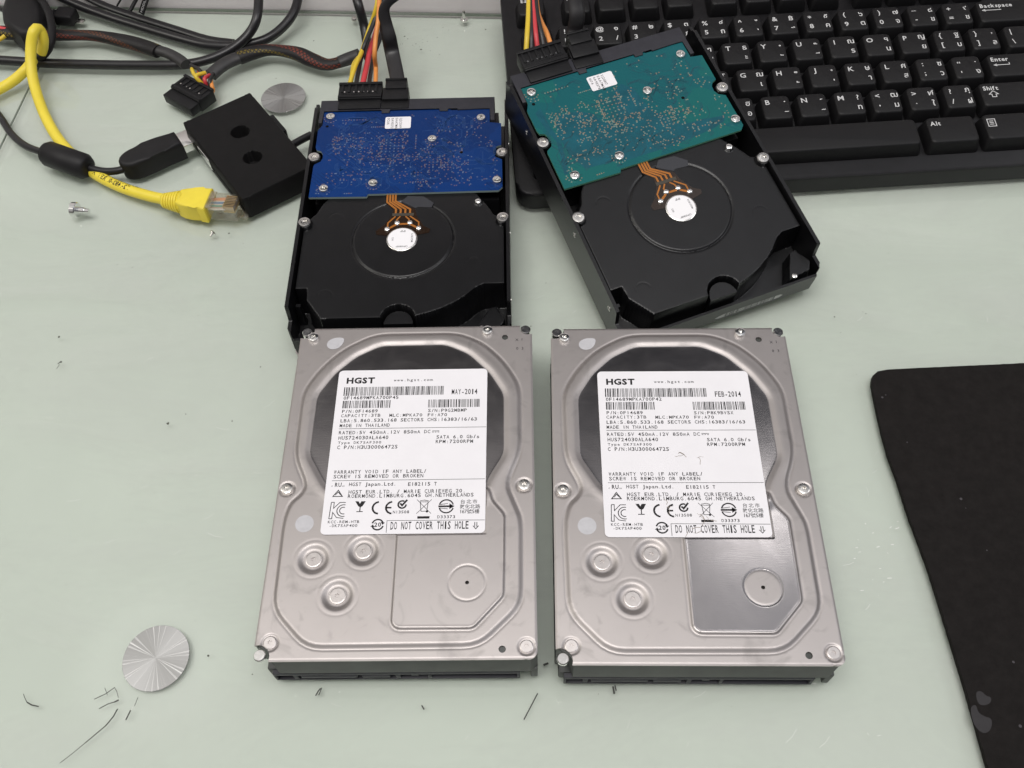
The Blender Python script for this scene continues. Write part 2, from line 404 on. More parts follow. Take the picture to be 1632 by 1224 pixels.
g = B(); g.box(-760, 900, -1.0, .3, -1.4, -.2, M=M); o = g.build('desk_rear_edge', edgeg, sharp=None); tag(o, kind='structure')

# pen scratches and crumbs on the glass
I = Ink()
def pl(pts, wd, z=0):
    P = [at(*p) for p in pts]; I.line([(p.x, p.y) for p in spline([(p.x, p.y, 0) for p in P], 1.2)] if False else [(p.x, p.y) for p in P], wd)
k = lambda u, v: (u / 3.264, 900 + v / 3.264)
for pts, wd in (([k(122, 672), k(128, 690), k(140, 715)], .25), ([k(140, 715), k(165, 730), k(202, 738)], .45), ([k(490, 700), k(550, 672), k(595, 640)], .3), ([k(595, 637), k(608, 660), k(616, 692)], .2), ([k(545, 640), k(560, 680)], .2),
                ([k(515, 750), k(560, 725), k(600, 713)], .35), ([k(596, 714), k(618, 704)], .6), ([k(612, 750), k(590, 790), k(550, 838)], .5), ([k(550, 838), k(500, 880), k(440, 930)], .4), ([k(440, 930), k(380, 980), k(312, 1032)], .25),
                ([k(655, 808), k(666, 785), k(680, 757)], .5), ([k(700, 735), k(710, 710), k(718, 690)], .22), ([(835, 1147), (846, 1126), (857, 1105)], .45), ([(503, 1109), (507, 1102), (511, 1097)], .5), ([(508, 1108), (511, 1101), (513, 1096)], .35),
                ([(977, 1094), (979, 1106)], .7), ([(980, 1092), (982, 1101)], .5), ([(672, 1124), (676, 1131)], .5), ([(866, 1060), (874, 1057)], .8), ([(92, 580), (98, 576)], .5), ([(90, 588), (95, 581)], .25)): pl(pts, wd)
mk = I.build('pen_mark', mat('pen_black', (.05, .05, .045), .7), .06, desk)
I = Ink(); r = random.Random(3)
spk = [(94, 537, .9), (97, 577, .8), (268, 675, .9), (415, 585, .5), (370, 671, .5), (296, 660, .4), (211, 426, .4), (187, 422, .35), (98, 455, .3), (316, 503, .3), (365, 372, .7), (1330, 505, .5), (1380, 500, .4), (110, 325, .3), (870, 451, .4), (846, 520, .4), (332, 1045, .6), (645, 58, .8), (650, 62, .6), (671, 79, .9), (663, 70, .5), (697, 60, .5), (706, 44, .4), (774, 47, .7), (500, 65, .6), (440, 125, .4), (1340, 530, .3), (402, 1075, .4), (1375, 497, .3)]
for _ in range(60): spk.append((r.uniform(0, 1632), r.uniform(30, 1220), r.uniform(.1, .25)))
for _ in range(26): q = r.gauss(0, 1), r.gauss(0, 1); spk.append((672 + q[0] * 34, 62 + q[1] * 16, r.uniform(.15, .4)))
for u, v, s_ in spk:
    p = at(u, v)
    I.poly([(p.x + s_ * r.uniform(.5, 1) * math.cos(a), p.y + s_ * r.uniform(.4, 1) * math.sin(a)) for a in [i * math.pi / 3 for i in range(6)]])
o = I.build('dust_specks', mat('dust', (.09, .09, .075), .9), .05, desk); o['kind'] = 'stuff'

I = Ink(); r = random.Random(9)  # fine scratches, with short highlights on the glass painted as pale strokes
for u, v in ((1382, 842), (1390, 850), (1427, 843), (1368, 880), (1420, 868), (1398, 1173), (1385, 1172), (540, 1103), (700, 1060), (1300, 1090), (420, 820)) + tuple((r.uniform(1360, 1440), r.uniform(820, 960)) for _ in range(14)):
    p = at(u, v); a = r.uniform(0, 3.1); l_ = r.uniform(.4, 2.2); I.line([(p.x, p.y), (p.x + l_ * math.cos(a), p.y + l_ * math.sin(a) * .5)], r.uniform(.12, .3))
for _ in range(70):
    p = at(r.uniform(0, 1632), r.uniform(40, 1220)); a = r.gauss(.4, .5); l_ = r.uniform(1, 7); I.line([(p.x, p.y), (p.x + l_ * .5 * math.cos(a), p.y + l_ * .5 * math.sin(a)), (p.x + l_ * math.cos(a + .15), p.y + l_ * math.sin(a + .15))], r.uniform(.06, .12))
o = I.build('scratches_and_glints', mat('scratch_and_glint', (.80, .80, .78), .5), .04, desk); o['kind'] = 'stuff'

# ------------------------------------------------------------------ shared small parts
steelc = mat('dull_steel', (.58, .545, .53), .38, 1., rvar=.06, vscale=900)
def screw_mesh(name, r, h, m, star=True, dome=.35, k=1.):
    b = B(); n = 24; bm = b.bm
    def ring(rad, z, alt=None): return [bm.verts.new(((rad if not alt or (i // 2) % 2 else alt) * math.cos(2 * math.pi * i / n), (rad if not alt or (i // 2) % 2 else alt) * math.sin(2 * math.pi * i / n), z)) for i in range(n)]
    rs = [ring(r, 0), ring(r, h * (1 - dome)), ring(r * .93, h * .9), ring(r * (.72 if k == 1 else .86), h)]
    if star: rs += [ring(r * .46 * k, h, r * .32 * k), ring(r * .42 * k, h * .35, r * .28 * k)]
    else: rs += [ring(r * .5, h), ring(r * .46, h * .2)]
    for a, c in zip(rs, rs[1:]):
        for i in range(n): b._f([a[i], a[(i + 1) % n], c[(i + 1) % n], c[i]])
    b._f(rs[-1])
    o = b.build(name, m, sharp=38 if k == 1 else 14); me = o.data; bpy.data.objects.remove(o); return me
SCREW = screw_mesh('screw', 2.45, 1.5, steel); SCREWB = screw_mesh('screw', 3.2, .8, steelc, dome=.12, k=.62); SCREWF = screw_mesh('screw', 2.4, .8, steelc, dome=.2, k=.75); SCREWP = screw_mesh('screw', 2.35, 1.6, steel2)
INSERT = screw_mesh('threaded_insert', 2.9, 1.0, steel, star=False)
def put(me, name, parent, x, y, z, rot=0.):
    o = link(name, me, parent); o.location = (x * S, y * S, z * S); o.rotation_euler = (0, 0, rot); return o

# ------------------------------------------------------------------ front drives: label side up
def grid(step, x0=-50.8, x1=50.8, y0=-73.5, y1=73.5):
    xs = np.linspace(x0, x1, int((x1 - x0) / step) + 1); ys = np.linspace(y0, y1, int((y1 - y0) / step) + 1); return np.meshgrid(xs, ys)
OUTER = [(-17.8, 69.6), (18.5, 69.6), (29.5, 64.2), (38.5, 54.5), (45.6, 41.5), (45.6, 10.2), (39.8, -4.2), (43.6, -14), (45.8, -20), (45.6, -54), (30.2, -69.0), (-32.2, -69.2), (-46.2, -54.6), (-46.9, -19.3), (-45.2, -11.6), (-41.0, -7.4), (-40.0, -3.6), (-46, 8.8), (-46.5, 39.6), (-40.0, 52), (-31.1, 61.8)]
DISC = [(-14.8, 63.0), (13.3, 63.2), (23.3, 58.2), (32.4, 48.3), (38.4, 37.6), (38.5, 9.2), (32.9, -.6), (30, -9), (20, -15), (0, -19), (-18, -14), (-31.6, -3.9), (-39.7, 9.9), (-39.7, 38.0), (-33.3, 48.9), (-25.0, 57.4)]
VCM = [(32.4, -7), (33.8, -12.2), (38.6, -18.3), (38.3, -50.5), (27.6, -62.2), (.3, -62.1), (-1.5, -60.3), (-1.6, -22), (8, -10), (20, -7)]
DIMP = [(-33.0, -35.3), (-14.4, -32.2), (-22.5, -49.6)]
NOTCH = [(-49.0, 72.2, 4.1), (48.9, 72.0, 3.5), (-49.2, -72.0, 4.4)]
HOLES = [(39.0, 67.1, 1.35), (38.2, -69.9, 1.3), (25.2, -45.5, .75)]
FSCREW = [(-44.9, 68.0), (31.3, 70.3), (-47.0, -5.4), (46.6, -5.0), (-45.2, -66.8), (46.9, -69.0)]
def sm(p, c=1): # cut corners only a little
    o = []
    n = len(p)
    for i in range(n):
        a, b_, d = Vector(p[i - 1]), Vector(p[i]), Vector(p[(i + 1) % n])
        la = min(c, (a - b_).length * .4); lb = min(c, (d - b_).length * .4); s_ = b_ + (a - b_).normalized() * la; e = b_ + (d - b_).normalized() * lb
        for t in (0, .25, .5, .75, 1): o.append(tuple(s_ * (1 - t) ** 2 + b_ * 2 * t * (1 - t) + e * t * t))
    return o
def cover_mesh(plate):
    X, Y = grid(.36)
    so = sdpoly(X, Y, sm(OUTER, 6)); sdd = sdpoly(X, Y, sm(DISC, 3)); sv = sdpoly(X, Y, sm(VCM, 1.6))
    Z = 25.5 + .9 * SS((so + .2) / 1.9) - .16 * np.exp(-((so + .45) / .35) ** 2)
    ridge = np.exp(-((sdd + 3.2) / 2.0) ** 2) * SS(so / 2) * .22
    Z += ridge - .48 * SS((sdd + 2.4) / 2.4) + .68 * SS((sv + .75) / .75) - .10 * np.exp(-((sv + 1.2) / .4) ** 2)
    Z -= .06 * SS((sv + .9) / .9) * SS((sv) / .8)
    for cx, cy in DIMP:
        d = np.hypot(X - cx, Y - cy); Z -= 1.0 * SS((6.3 - d) / 2.5); Z += -.05 * np.exp(-((d - 7.7) / .4) ** 2)
    d = np.hypot(X - 25.2, Y + 45.5); Z -= .13 * np.exp(-((d - 6.8) / .3) ** 2)
    for cx, cy in FSCREW[2:]:
        d = np.hypot(X - cx, Y - cy); Z -= .35 * SS((3.5 - d) / .7)
    Z -= .35 * SS((np.maximum(np.abs(X) - 50.0, np.abs(Y) - 72.7)) / .8)
    Z = np.where((X > -32) & (X < 32) & (Y > -26.2) & (Y < 50.2), np.minimum(Z, 26.76), Z)
    Xc = (X[:-1, :-1] + X[1:, 1:]) / 2; Yc = (Y[:-1, :-1] + Y[1:, 1:]) / 2; keep = np.ones(Xc.shape, bool)
    for cx, cy, r_ in NOTCH + HOLES: keep &= np.hypot(Xc - cx, Yc - cy) > r_
    cx, cy, rr = 47.6, -70.3, 3.2; keep &= ~((Xc > cx) & (Yc < cy) & (np.hypot(Xc - cx, Yc - cy) > rr))
    pol = np.maximum(SS((sdd + .5) / .6), plate * SS((sv + .1) / .5)); d = np.hypot(X - 25.2, Y + 45.5); pol = pol * SS((d - 6.5) / .4)
    return hfield('top_cover', X, Y, Z, keep, 24.45, [coverm], NOTCH + HOLES + [(cx, cy, rr)], pol)
COVERS = {.15: cover_mesh(.15), 1.: cover_mesh(1.)}        # the left lid's lower plate is as matt as the rest

def chassis_front():
    b = B()
    pts = [(-50.6, 68), (-47, 68), (-45.6, 69.6), (-45.2, 73.2), (45.4, 73.2), (45.6, 69.8), (47.5, 68.6), (50.6, 68.6), (50.6, -71), (48.4, -73.2), (-44.4, -73.2), (-45.8, -69.2), (-50.6, -67.6)]
    b.prism(pts[::-1], 9.5, 24.3, bev=.4)
    for s_ in (-1, 1):
        x0, x1 = sorted((s_ * 50.8, s_ * 48.2)); b.box(x0, x1, -66 if s_ < 0 else -72.6, 66, .4, 10.2, bev=.5)
    b.box(-46.5, 48, -62, 72, 2, 9.4, bev=.4)
    b.box(-49.6, -44.6, -71.6, -66, 2.0, 9.4, bev=.8)
    return b
def connector_front(root):
    b = B(); b.box(-47.6, 44.2, -65.2, -62.1, 1.4, 8.6, bev=.3)
    b.box(-47.6, -46.6, -73.3, -65.3, 1.6, 7.0, bev=.2); b.box(-40.6, -38.6, -73.2, -65.3, 1.6, 6.6, bev=.3)
    b.box(-37.5, -16.5, -73.45, -65.3, 3.6, 6.2, bev=.3); b.box(-14.6, -4.2, -73.45, -65.3, 3.6, 6.2, bev=.3)
    b.box(-47.6, 44.2, -73.3, -65.3, 6.6, 8.7, bev=.3)
    b.box(-2.2, -.4, -73.2, -65.3, 1.6, 6.5, bev=.2); b.box(9.8, 11.2, -73.3, -65.3, 1.6, 6.5, bev=.2); b.box(43.0, 44.2, -73.3, -65.3, 1.6, 6.5, bev=.2); b.box(3.6, 6.4, -72.9, -65.3, 3.6, 6.5, bev=.2)
    b.box(-47.6, 44.2, -73.3, -65.3, 1.0, 1.7, bev=.15)
    c = b.build('sata_connector', greypl, root)
    for q in ((11.4, 42.8, -69.5, -65.3, 1.8, 6.5), (-.2, 9.6, -70, -65.3, 1.8, 3.4), (-46.4, -40.8, -70, -65.3, 1.8, 6.4)):
        b = B(); b.box(*q); b.build('socket', mat('navy_recess', (.006, .007, .014), .6), c)

def front_label(root, month, code, sn):
    b = B(); b.prism(rrect(-31.5, 31.6, -25.7, 49.8, 1.9, 5), 26.82, 26.92)
    lab = b.build('label', paper, root, sharp=20)
    I = Ink(); m = lambda *a: I.mono(*a, bold='m')
    I.prop('HGST', -27.9, 44.6, 2.7, 'x', 11.9, gap=.1)
    m('www.hgst.com', -7.9, 8.6, 44.55, 1.25)
    I.bars(-28.6, 13.5, 37.0, 41.3, .205, 11)
    for i, ch in enumerate(month): pass
    m(month, 16.8, 27.5, 38.3, 2.5)
    m(code, -28.4, -5.4, 35.95, 1.5)
    I.bars(-28.5, -8.6, 30.9, 34.6, .21, 12); I.bars(7.2, 29.2, 30.7, 34.6, .22, 13)
    m('P/N:0F14689', -28.4, -13.6, 29.4, 1.45); m(sn, 7.3, 23.3, 29.25, 1.45)
    m('CAPACITY:3TB', -28.6, -12.3, 27.3, 1.4); m('MLC:MPKA70', -8.6, 5.0, 27.2, 1.4); m('FW:A70', 7.2, 15.2, 27.15, 1.4)
    m('LBA:5.860.533.168 SECTORS CHS:16383/16/63', -28.6, 27.6, 24.9, 1.5)
    m('MADE IN THAILAND', -28.7, -8.1, 22.55, 1.5)
    I.rect(-28.9, 31.4, 20.95, 21.15)
    m('RATED:5V 450mA.12V 850mA DC', -28.7, 8.7, 19.2, 1.5)
    I.rect(9.4, 12.3, 19.35, 19.6)
    for i in range(3): I.rect(9.4 + i * 1.1, 10.1 + i * 1.1, 18.8, 19.05)
    m('HUS724030ALA640', -28.6, -8.3, 16.75, 1.6)
    m('Type DK7SAF300', -28.6, -11.0, 14.5, 1.1)
    m('SATA 6.0 Gb/s', 11.3, 28.7, 16.6, 1.5); m('RPM:7200RPM', 11.1, 26.2, 14.45, 1.5)
    m('C P/N:H3U30006472S', -28.7, -4.3, 12.35, 1.6)
    m('WARRANTY VOID IF ANY LABEL/', -28.9, 8.0, 1.15, 1.5); m('SCREW IS REMOVED OR BROKEN', -28.8, 6.8, -.9, 1.5)
    I.rect(-29.3, 31.3, -2.8, -2.6)
    # recognised component mark
    I.prop('c', -29.2, -4.9, .8); I.prop('RU', -27.9, -4.5, 1.7, True, 2.6); I.prop('us', -25.0, -5.0, .8)
    m('HGST Japan.Ltd.', -22.3, -3.7, -4.4, 1.5); m('E182115 T', 1.0, 12.3, -4.6, 1.5)
    I.line([(-28.2, -9.6), (-26.3, -6.9), (-24.5, -9.6)], .35, True); I.line([(-27.3, -9.0), (-26.3, -7.7), (-25.0, -9.1)], .3)
    m('HGST EUR.LTD. / MARIE CURIEWEG 20.', -22.2, 23.7, -7.75, 1.5); m('ROERMOND.LIMBURG.6045 GH.NETHERLANDS', -22.3, 26.9, -9.55, 1.5)
    # KC mark: outlined K holding a C
    I.line([(-28.5, -12.1), (-27.4, -12.1), (-27.4, -14.7), (-25.1, -12.2), (-22.9, -12.2)], .3)
    I.line([(-28.5, -12.1), (-28.8, -19.1), (-27.7, -19.1), (-27.6, -16.4), (-25.9, -18.6), (-23.2, -19.0)], .3)
    I.line(circ(-23.5, -15.7, 2.5, 12, 75, 285), .34); I.line(circ(-23.5, -15.7, 1.45, 12, 70, 290), .34)
    m('KCC-REM-HTB', -29.0, -16.9, -20.45, 1.1); m('-DK7SAF400', -28.4, -17.5, -22.05, 1.1)
    # broken glass mark
    I.poly([(-19.2, -11.8), (-17.9, -11.8), (-17.3, -12.9), (-16.8, -11.8), (-15.1, -11.8), (-16.2, -13.9), (-17.0, -14.4), (-17.9, -13.9)]); I.rect(-17.3, -16.9, -16.1, -14.2); I.rect(-18.4, -15.9, -16.4, -16.05)
    # CE
    I.line(circ(-9.7, -14.7, 2.5, 16, 95, 265), .75); I.line(circ(-4.5, -14.7, 2.5, 16, 95, 265), .75); I.rect(-7.0, -4.9, -15.05, -14.35)
    # tick in a ring
    I.line(circ(-.8, -13.4, 1.55, 18, 60, 360), .65); I.line([(-1.6, -12.9), (-.8, -13.8), (1.1, -11.4)], .75); m('N13508', -4.2, 2.1, -16.6, 1.15)
    # crossed out bin
    I.line([(4.9, -11.4), (10.6, -17.4)], .2); I.line([(10.6, -11.4), (4.9, -17.4)], .2); I.line([(6.2, -12.4), (9.3, -12.4), (8.9, -16.4), (6.7, -16.4)], .25, True); I.line([(6.0, -12.0), (7.7, -11.6), (9.5, -12.0)], .25); I.poly(circ(9.0, -16.5, .45, 10)); I.rect(5.4, 10.1, -19.5, -18.5)
    # ring with an arrow through it
    I.line(circ(16.4, -14.4, 2.75, 18, 15, 165), .55); I.line(circ(16.4, -14.4, 2.75, 18, 195, 345), .55); I.line([(13.3, -14.4), (18.5, -14.4)], .75); I.poly([(17.6, -13.2), (19.6, -14.4), (17.6, -15.6)]); I.line([(13.6, -13.7), (17.0, -13.2)], .25); I.line([(13.6, -15.1), (17.0, -15.5)], .25)
    m('D33373', 13.1, 20.0, -18.85, 1.2)
    for row, y in (('台北市', -12.5), ('敦化北路', -14.6), ('167號5樓', -16.7)):
        cell = 2.0 if len(row) < 6 else 1.36; x = 21.6
        for ch in row:
            wide = ord(ch) > 255; cw = (2.35 if len(row) == 3 else 2.0) if len(row) < 6 else (1.95 if wide else .95)
            I.glyph(ch, x + cw / 2, y - .75, 1.35 if wide else 1.5, 1, False, True); x += cw
    # recycling period ring
    I.line(circ(-9.7, -21.8, 2.15, 20, 25, 165), .6); I.line(circ(-9.7, -21.8, 2.15, 20, 205, 345), .6); I.poly([(-7.9, -21.9), (-6.9, -21.0), (-8.6, -20.7)]); I.poly([(-11.5, -21.7), (-12.5, -22.6), (-10.8, -22.9)]); I.prop('20', -11.0, -21.8, 1.7, True, 2.6)
    I.line([(-6.2, -25.2), (-6.2, -20.15), (31.4, -20.35)], .2)
    m('DO NOT COVER THIS HOLE', -4.7, 25.2, -22.35, 3.1)
    I.line([(26.9, -22.7), (28.0, -24.0), (29.1, -22.7)], .3); I.line([(27.6, -21.2), (27.6, -23.1)], .3); I.line([(28.4, -21.2), (28.4, -23.1)], .3)
    I.build('printing', inkm, 26.94, lab)
    return lab

def make_front_drive(mw, label, month, code, sn, smudges, plate):
    root = thing('hard_drive', label, 'hard drive', mw, 'hard drives lying label side up')
    chassis_front().build('chassis', greyface, root)
    link('top_cover', COVERS[plate], root)
    connector_front(root)
    lab = front_label(root, month, code, sn)
    for i, (x, y) in enumerate(FSCREW): put(SCREWP if i < 2 else (SCREW if i < 4 else SCREWF), 'screw', root, x, y, 25.5 if i < 2 else 25.15, .3 * i)
    for i, (x, y) in enumerate(DIMP): put(SCREWB, 'screw', root, x, y, 25.3, .4 * i + .2)
    for (x, y, r_), ln in zip(NOTCH, (0, 0, 0)):
        cx, cy = x + (.9 if x < 0 else -.9), y + (-.9 if y > 0 else .6)
        b = B(); b.lathe([(2.2, 10 if y > 0 else 24.4), (2.2, 25.6), (1.9, 25.95), (.01, 25.95)], 20, Matrix.Translation((cx, cy, 0))); b.build('corner_pin', steel2, root)
    b = B(); b.flat(chaikin([(-38.6, 66.4), (-35.8, 68.2), (-31.3, 68.2), (-31.5, 65.2), (-33.4, 62.4), (-36.6, 61.8), (-38.8, 63.6)], 2), 25.62); b.flat(circ(-35.4, 64.8, 1.7), 25.68)
    b.build('round_seal', sticker, root, sharp=None)
    b = B(); b.flat(circ(-38.1, -20.8, 3.6), 26.46); b.flat(circ(-38.1, -20.8, 2.4), 26.52); b.build('round_seal', sticker, root, sharp=None)
    I = Ink()
    for ch, x, y in (('X', 44.2, 65.0), ('1', 46.4, 65.2), ('0', 44.3, 60.4), ('3', 46.6, 60.4)): I.glyph(ch, x, y, 1.3, 1, False, True)
    I.build('stamped_mark', steel2, 25.53, root)
    if smudges:
        I = Ink()
        for cx, cy, n in smudges:
            rr = random.Random(int(cx * 10)); p = Vector((cx, cy))
            for _ in range(n):
                a = rr.uniform(0, 6.3); q = [p.copy()]
                for _ in range(4): a += rr.uniform(-.7, .7); q.append(q[-1] + Vector((math.cos(a), math.sin(a))) * rr.uniform(.4, 1.1))
                I.line(q, rr.uniform(.12, .3)); p = Vector((cx + rr.uniform(-2.5, 2.5), cy + rr.uniform(-1.5, 1.5)))
        I.build('dirt_smudge', mat('grime', (.30, .26, .22), .7), 26.96, lab)
    return root
MFL = Matrix.Identity(4)
MFR = Matrix.Translation((108.874, -2.80, 0)) @ R2(-.0126)
make_front_drive(MFL, 'silver hard drive lying label up at front left, its label dated MAY-2014', 'MAY-2014', '0F14689MPKA700P45', 'S/N:P9G2MBMP', [], .15)
make_front_drive(MFR, 'silver hard drive lying label up at front right, its label dated FEB-2014', 'FEB-2014', '0F14689MPKA700P42', 'S/N:P8K9BVSX', [(1, 9.5, 3), (7, 8.6, 2), (6.5, -18.3, 5), (-7, -13, 3), (2, -23.8, 4)], 1.)

# ------------------------------------------------------------------ rear drives: circuit side up
BODY = [(-48.7, -10.2), (-48.7, -52), (-43.2, -52.2), (-42.9, -58.3), (-35.0, -70.0), (-7.1, -69.8)] + circ(0, -69.8, 7.1, 14, 180, 0)[1:-1] + [(7.1, -69.6), (14, -67.6), (20.4, -65.0), (26.6, -61.4), (31.4, -57.6), (35.4, -53.6), (38.6, -51.8), (48.7, -51.6), (48.7, -9.6), (44.0, -7.6), (40.5, -1.0), (37, 4), (34, 9), (-36, 9), (-41, 2), (-43.6, -4.6)]
INS = [(-47.6, 32.2), (-47.6, -12.2), (47.6, 32.2), (47.6, -12.2)]
def chassis_rear():
    X, Y = grid(.42)
    sb = sdpoly(X, Y, BODY); Z = 6 + 17.5 * SS((sb + .1) / .9)
    Z = np.maximum(Z, 18.0 * SS((Y - 5.5) / 1.0) * SS((71.5 - Y) / .8) * (np.abs(X) < 46))
    Z = np.where((Y > 71.5), np.minimum(Z, 9), Z)
    d = np.hypot(X, Y + 22.3); Z -= .55 * np.exp(-((d - 24.2) / .45) ** 2) ; Z += .35 * SS((24.0 - d) / .9)
    t_ = np.clip(sb / 1.5, 0, 1); Z -= 1.0 * (1 - np.sqrt(np.clip(1 - (1 - t_) ** 2, 0, 1))) * (sb > 0)                       # rounded rim of the casting
    nd = np.hypot(X, Y + 69.8); Z = np.maximum(Z, 20.4 * ((nd < 6.6) & (Y > -70.6)))
    for cx, cy in ((-34, -56), (34, -38), (-33, -8)):
        dd = np.hypot(X - cx, Y - cy); Z -= .12 * np.exp(-((dd - 3.4) / .25) ** 2) * (Y - cy > .5)
    # raised flow lines beside the circuit board
    rail = SS((np.abs(X) - 48.5) / .5)
    zr = np.where(Y > -63.6, 26.1, np.where(Y > -67, 26.1 - 9 * SS((-63.6 - Y) / 1.2), 17.1))
    zr = np.where(Y < -72.2, 13.5, zr); zr = np.where(Y > 68.5, 26.1 - 2 * SS((Y - 68.5) / 3), zr)
    Z = np.maximum(Z, zr * rail)
    Z = np.maximum(Z, 13.5 * SS((-71.6 - Y) / .6))                              # low front wall
    lug = sdpoly(X, Y, [(33.5, -71.8), (40.4, -58.6), (44.4, -57.6), (48.4, -66.0), (46.0, -70.4), (36.5, -71.8)]); Z = np.maximum(Z, 15.5 * SS((lug + .2) / .7))
    lug = sdpoly(X, Y, [(-48.6, -56), (-45.2, -56), (-45.2, -59), (-48.6, -59)]); Z = np.maximum(Z, 19 * SS((lug + .2) / .7))
    for cx, cy in INS:
        d = np.hypot(X - cx, Y - cy); Z = np.maximum(Z, 25.3 * SS((4.2 - d) / .8))
        d2 = np.hypot((X - cx), (Y - cy)); 
    d = np.hypot(X - 35.7, Y + .3); Z = np.maximum(Z, 24.3 * SS((2.6 - d) / .7))
    Xc = (X[:-1, :-1] + X[1:, 1:]) / 2; Yc = (Y[:-1, :-1] + Y[1:, 1:]) / 2; keep = np.ones(Xc.shape, bool)
    cut = [(46.8, -75.5), (52, -66.8), (52, -75.5)]
    keep &= sdpoly(Xc, Yc, cut) < 0; keep &= sdpoly(Xc, Yc, [(-46.8, -75.5), (-52, -66.8), (-52, -75.5)]) < 0
    return hfield('chassis', X, Y, Z, keep, 1.2, [blackcast], sharp=62)
CHR = chassis_rear()
PCB = [(-47.7, 52.6), (-47.6, 40), (-46.9, 37.9), (-44.6, 37.0), (-43.4, 34.6), (-43.2, 32.0), (-44.2, 29.4), (-47.0, 27.6), (-47.4, 26.4), (-47.5, 4.8), (-19.0, 4.3), (-18.4, 6.0), (45.6, 6.4), (47.6, 8.6), (47.5, 27.8), (44.4, 29.6), (43.2, 32.0), (43.4, 35), (44.8, 37.2), (47.2, 38.3), (47.2, 54.4), (41.3, 55.4), (41.3, 65.4), (21.2, 65.4), (20, 66.2), (-45.9, 66.2), (-45.7, 56.6)]
PSCREW = [(-41.9, 61.8), (36.8, 58.0), (11.9, 43.0), (-40.4, 9.6), (-16.3, 12.5), (45.0, 12.6)]

def pcb_material(name, base, dark, line, amount):
    m = bpy.data.materials.new(name); m.use_nodes = True; n = m.node_tree.nodes; l = m.node_tree.links; b = n['Principled BSDF']
    b.inputs['Roughness'].default_value = .38; b.inputs['Specular IOR Level'].default_value = .2
    t = n.new('ShaderNodeTexCoord')
    v = n.new('ShaderNodeTexVoronoi'); v.distance = 'MANHATTAN'; v.inputs['Scale'].default_value = 95; l.new(t.outputs['Object'], v.inputs['Vector'])
    n1 = n.new('ShaderNodeTexNoise'); n1.inputs['Scale'].default_value = 26; n1.inputs['Detail'].default_value = 1; l.new(v.outputs['Position'], n1.inputs['Vector'])
    mr_ = n.new('ShaderNodeMapRange'); mr_.inputs[1].default_value = .50; mr_.inputs[2].default_value = .53; l.new(n1.outputs[0], mr_.inputs[0])
    # fine tracks
    n2 = n.new('ShaderNodeTexNoise'); n2.inputs['Scale'].default_value = 40; n2.inputs['Detail'].default_value = 1; l.new(v.outputs['Position'], n2.inputs['Vector'])
    wv = n.new('ShaderNodeTexWave'); wv.wave_type = 'BANDS'; wv.bands_direction = 'DIAGONAL'; wv.inputs['Scale'].default_value = 260; wv.inputs['Distortion'].default_value = 0
    l.new(t.outputs['Object'], wv.inputs['Vector'])
    gt = n.new('ShaderNodeMath'); gt.operation = 'GREATER_THAN'; gt.inputs[1].default_value = .8; l.new(wv.outputs['Fac'], gt.inputs[0])
    g2 = n.new('ShaderNodeMath'); g2.operation = 'GREATER_THAN'; g2.inputs[1].default_value = .52; l.new(n2.outputs[0], g2.inputs[0])
    ml = n.new('ShaderNodeMath'); ml.operation = 'MULTIPLY'; l.new(gt.outputs[0], ml.inputs[0]); l.new(g2.outputs[0], ml.inputs[1])
    m2 = n.new('ShaderNodeMath'); m2.operation = 'MULTIPLY'; m2.inputs[1].default_value = amount; l.new(ml.outputs[0], m2.inputs[0])
    m1 = n.new('ShaderNodeMath'); m1.operation = 'MULTIPLY'; m1.inputs[1].default_value = amount; l.new(mr_.outputs[0], m1.inputs[0])
    c = n.new('ShaderNodeMix'); c.data_type = 'RGBA'; c.inputs[6].default_value = (*base, 1); c.inputs[7].default_value = (*dark, 1); l.new(m1.outputs[0], c.inputs[0])
    c2 = n.new('ShaderNodeMix'); c2.data_type = 'RGBA'; c2.inputs[7].default_value = (*line, 1); l.new(m2.outputs[0], c2.inputs[0]); l.new(c.outputs[2], c2.inputs[6])
    l.new(c2.outputs[2], b.inputs['Base Color']); return m

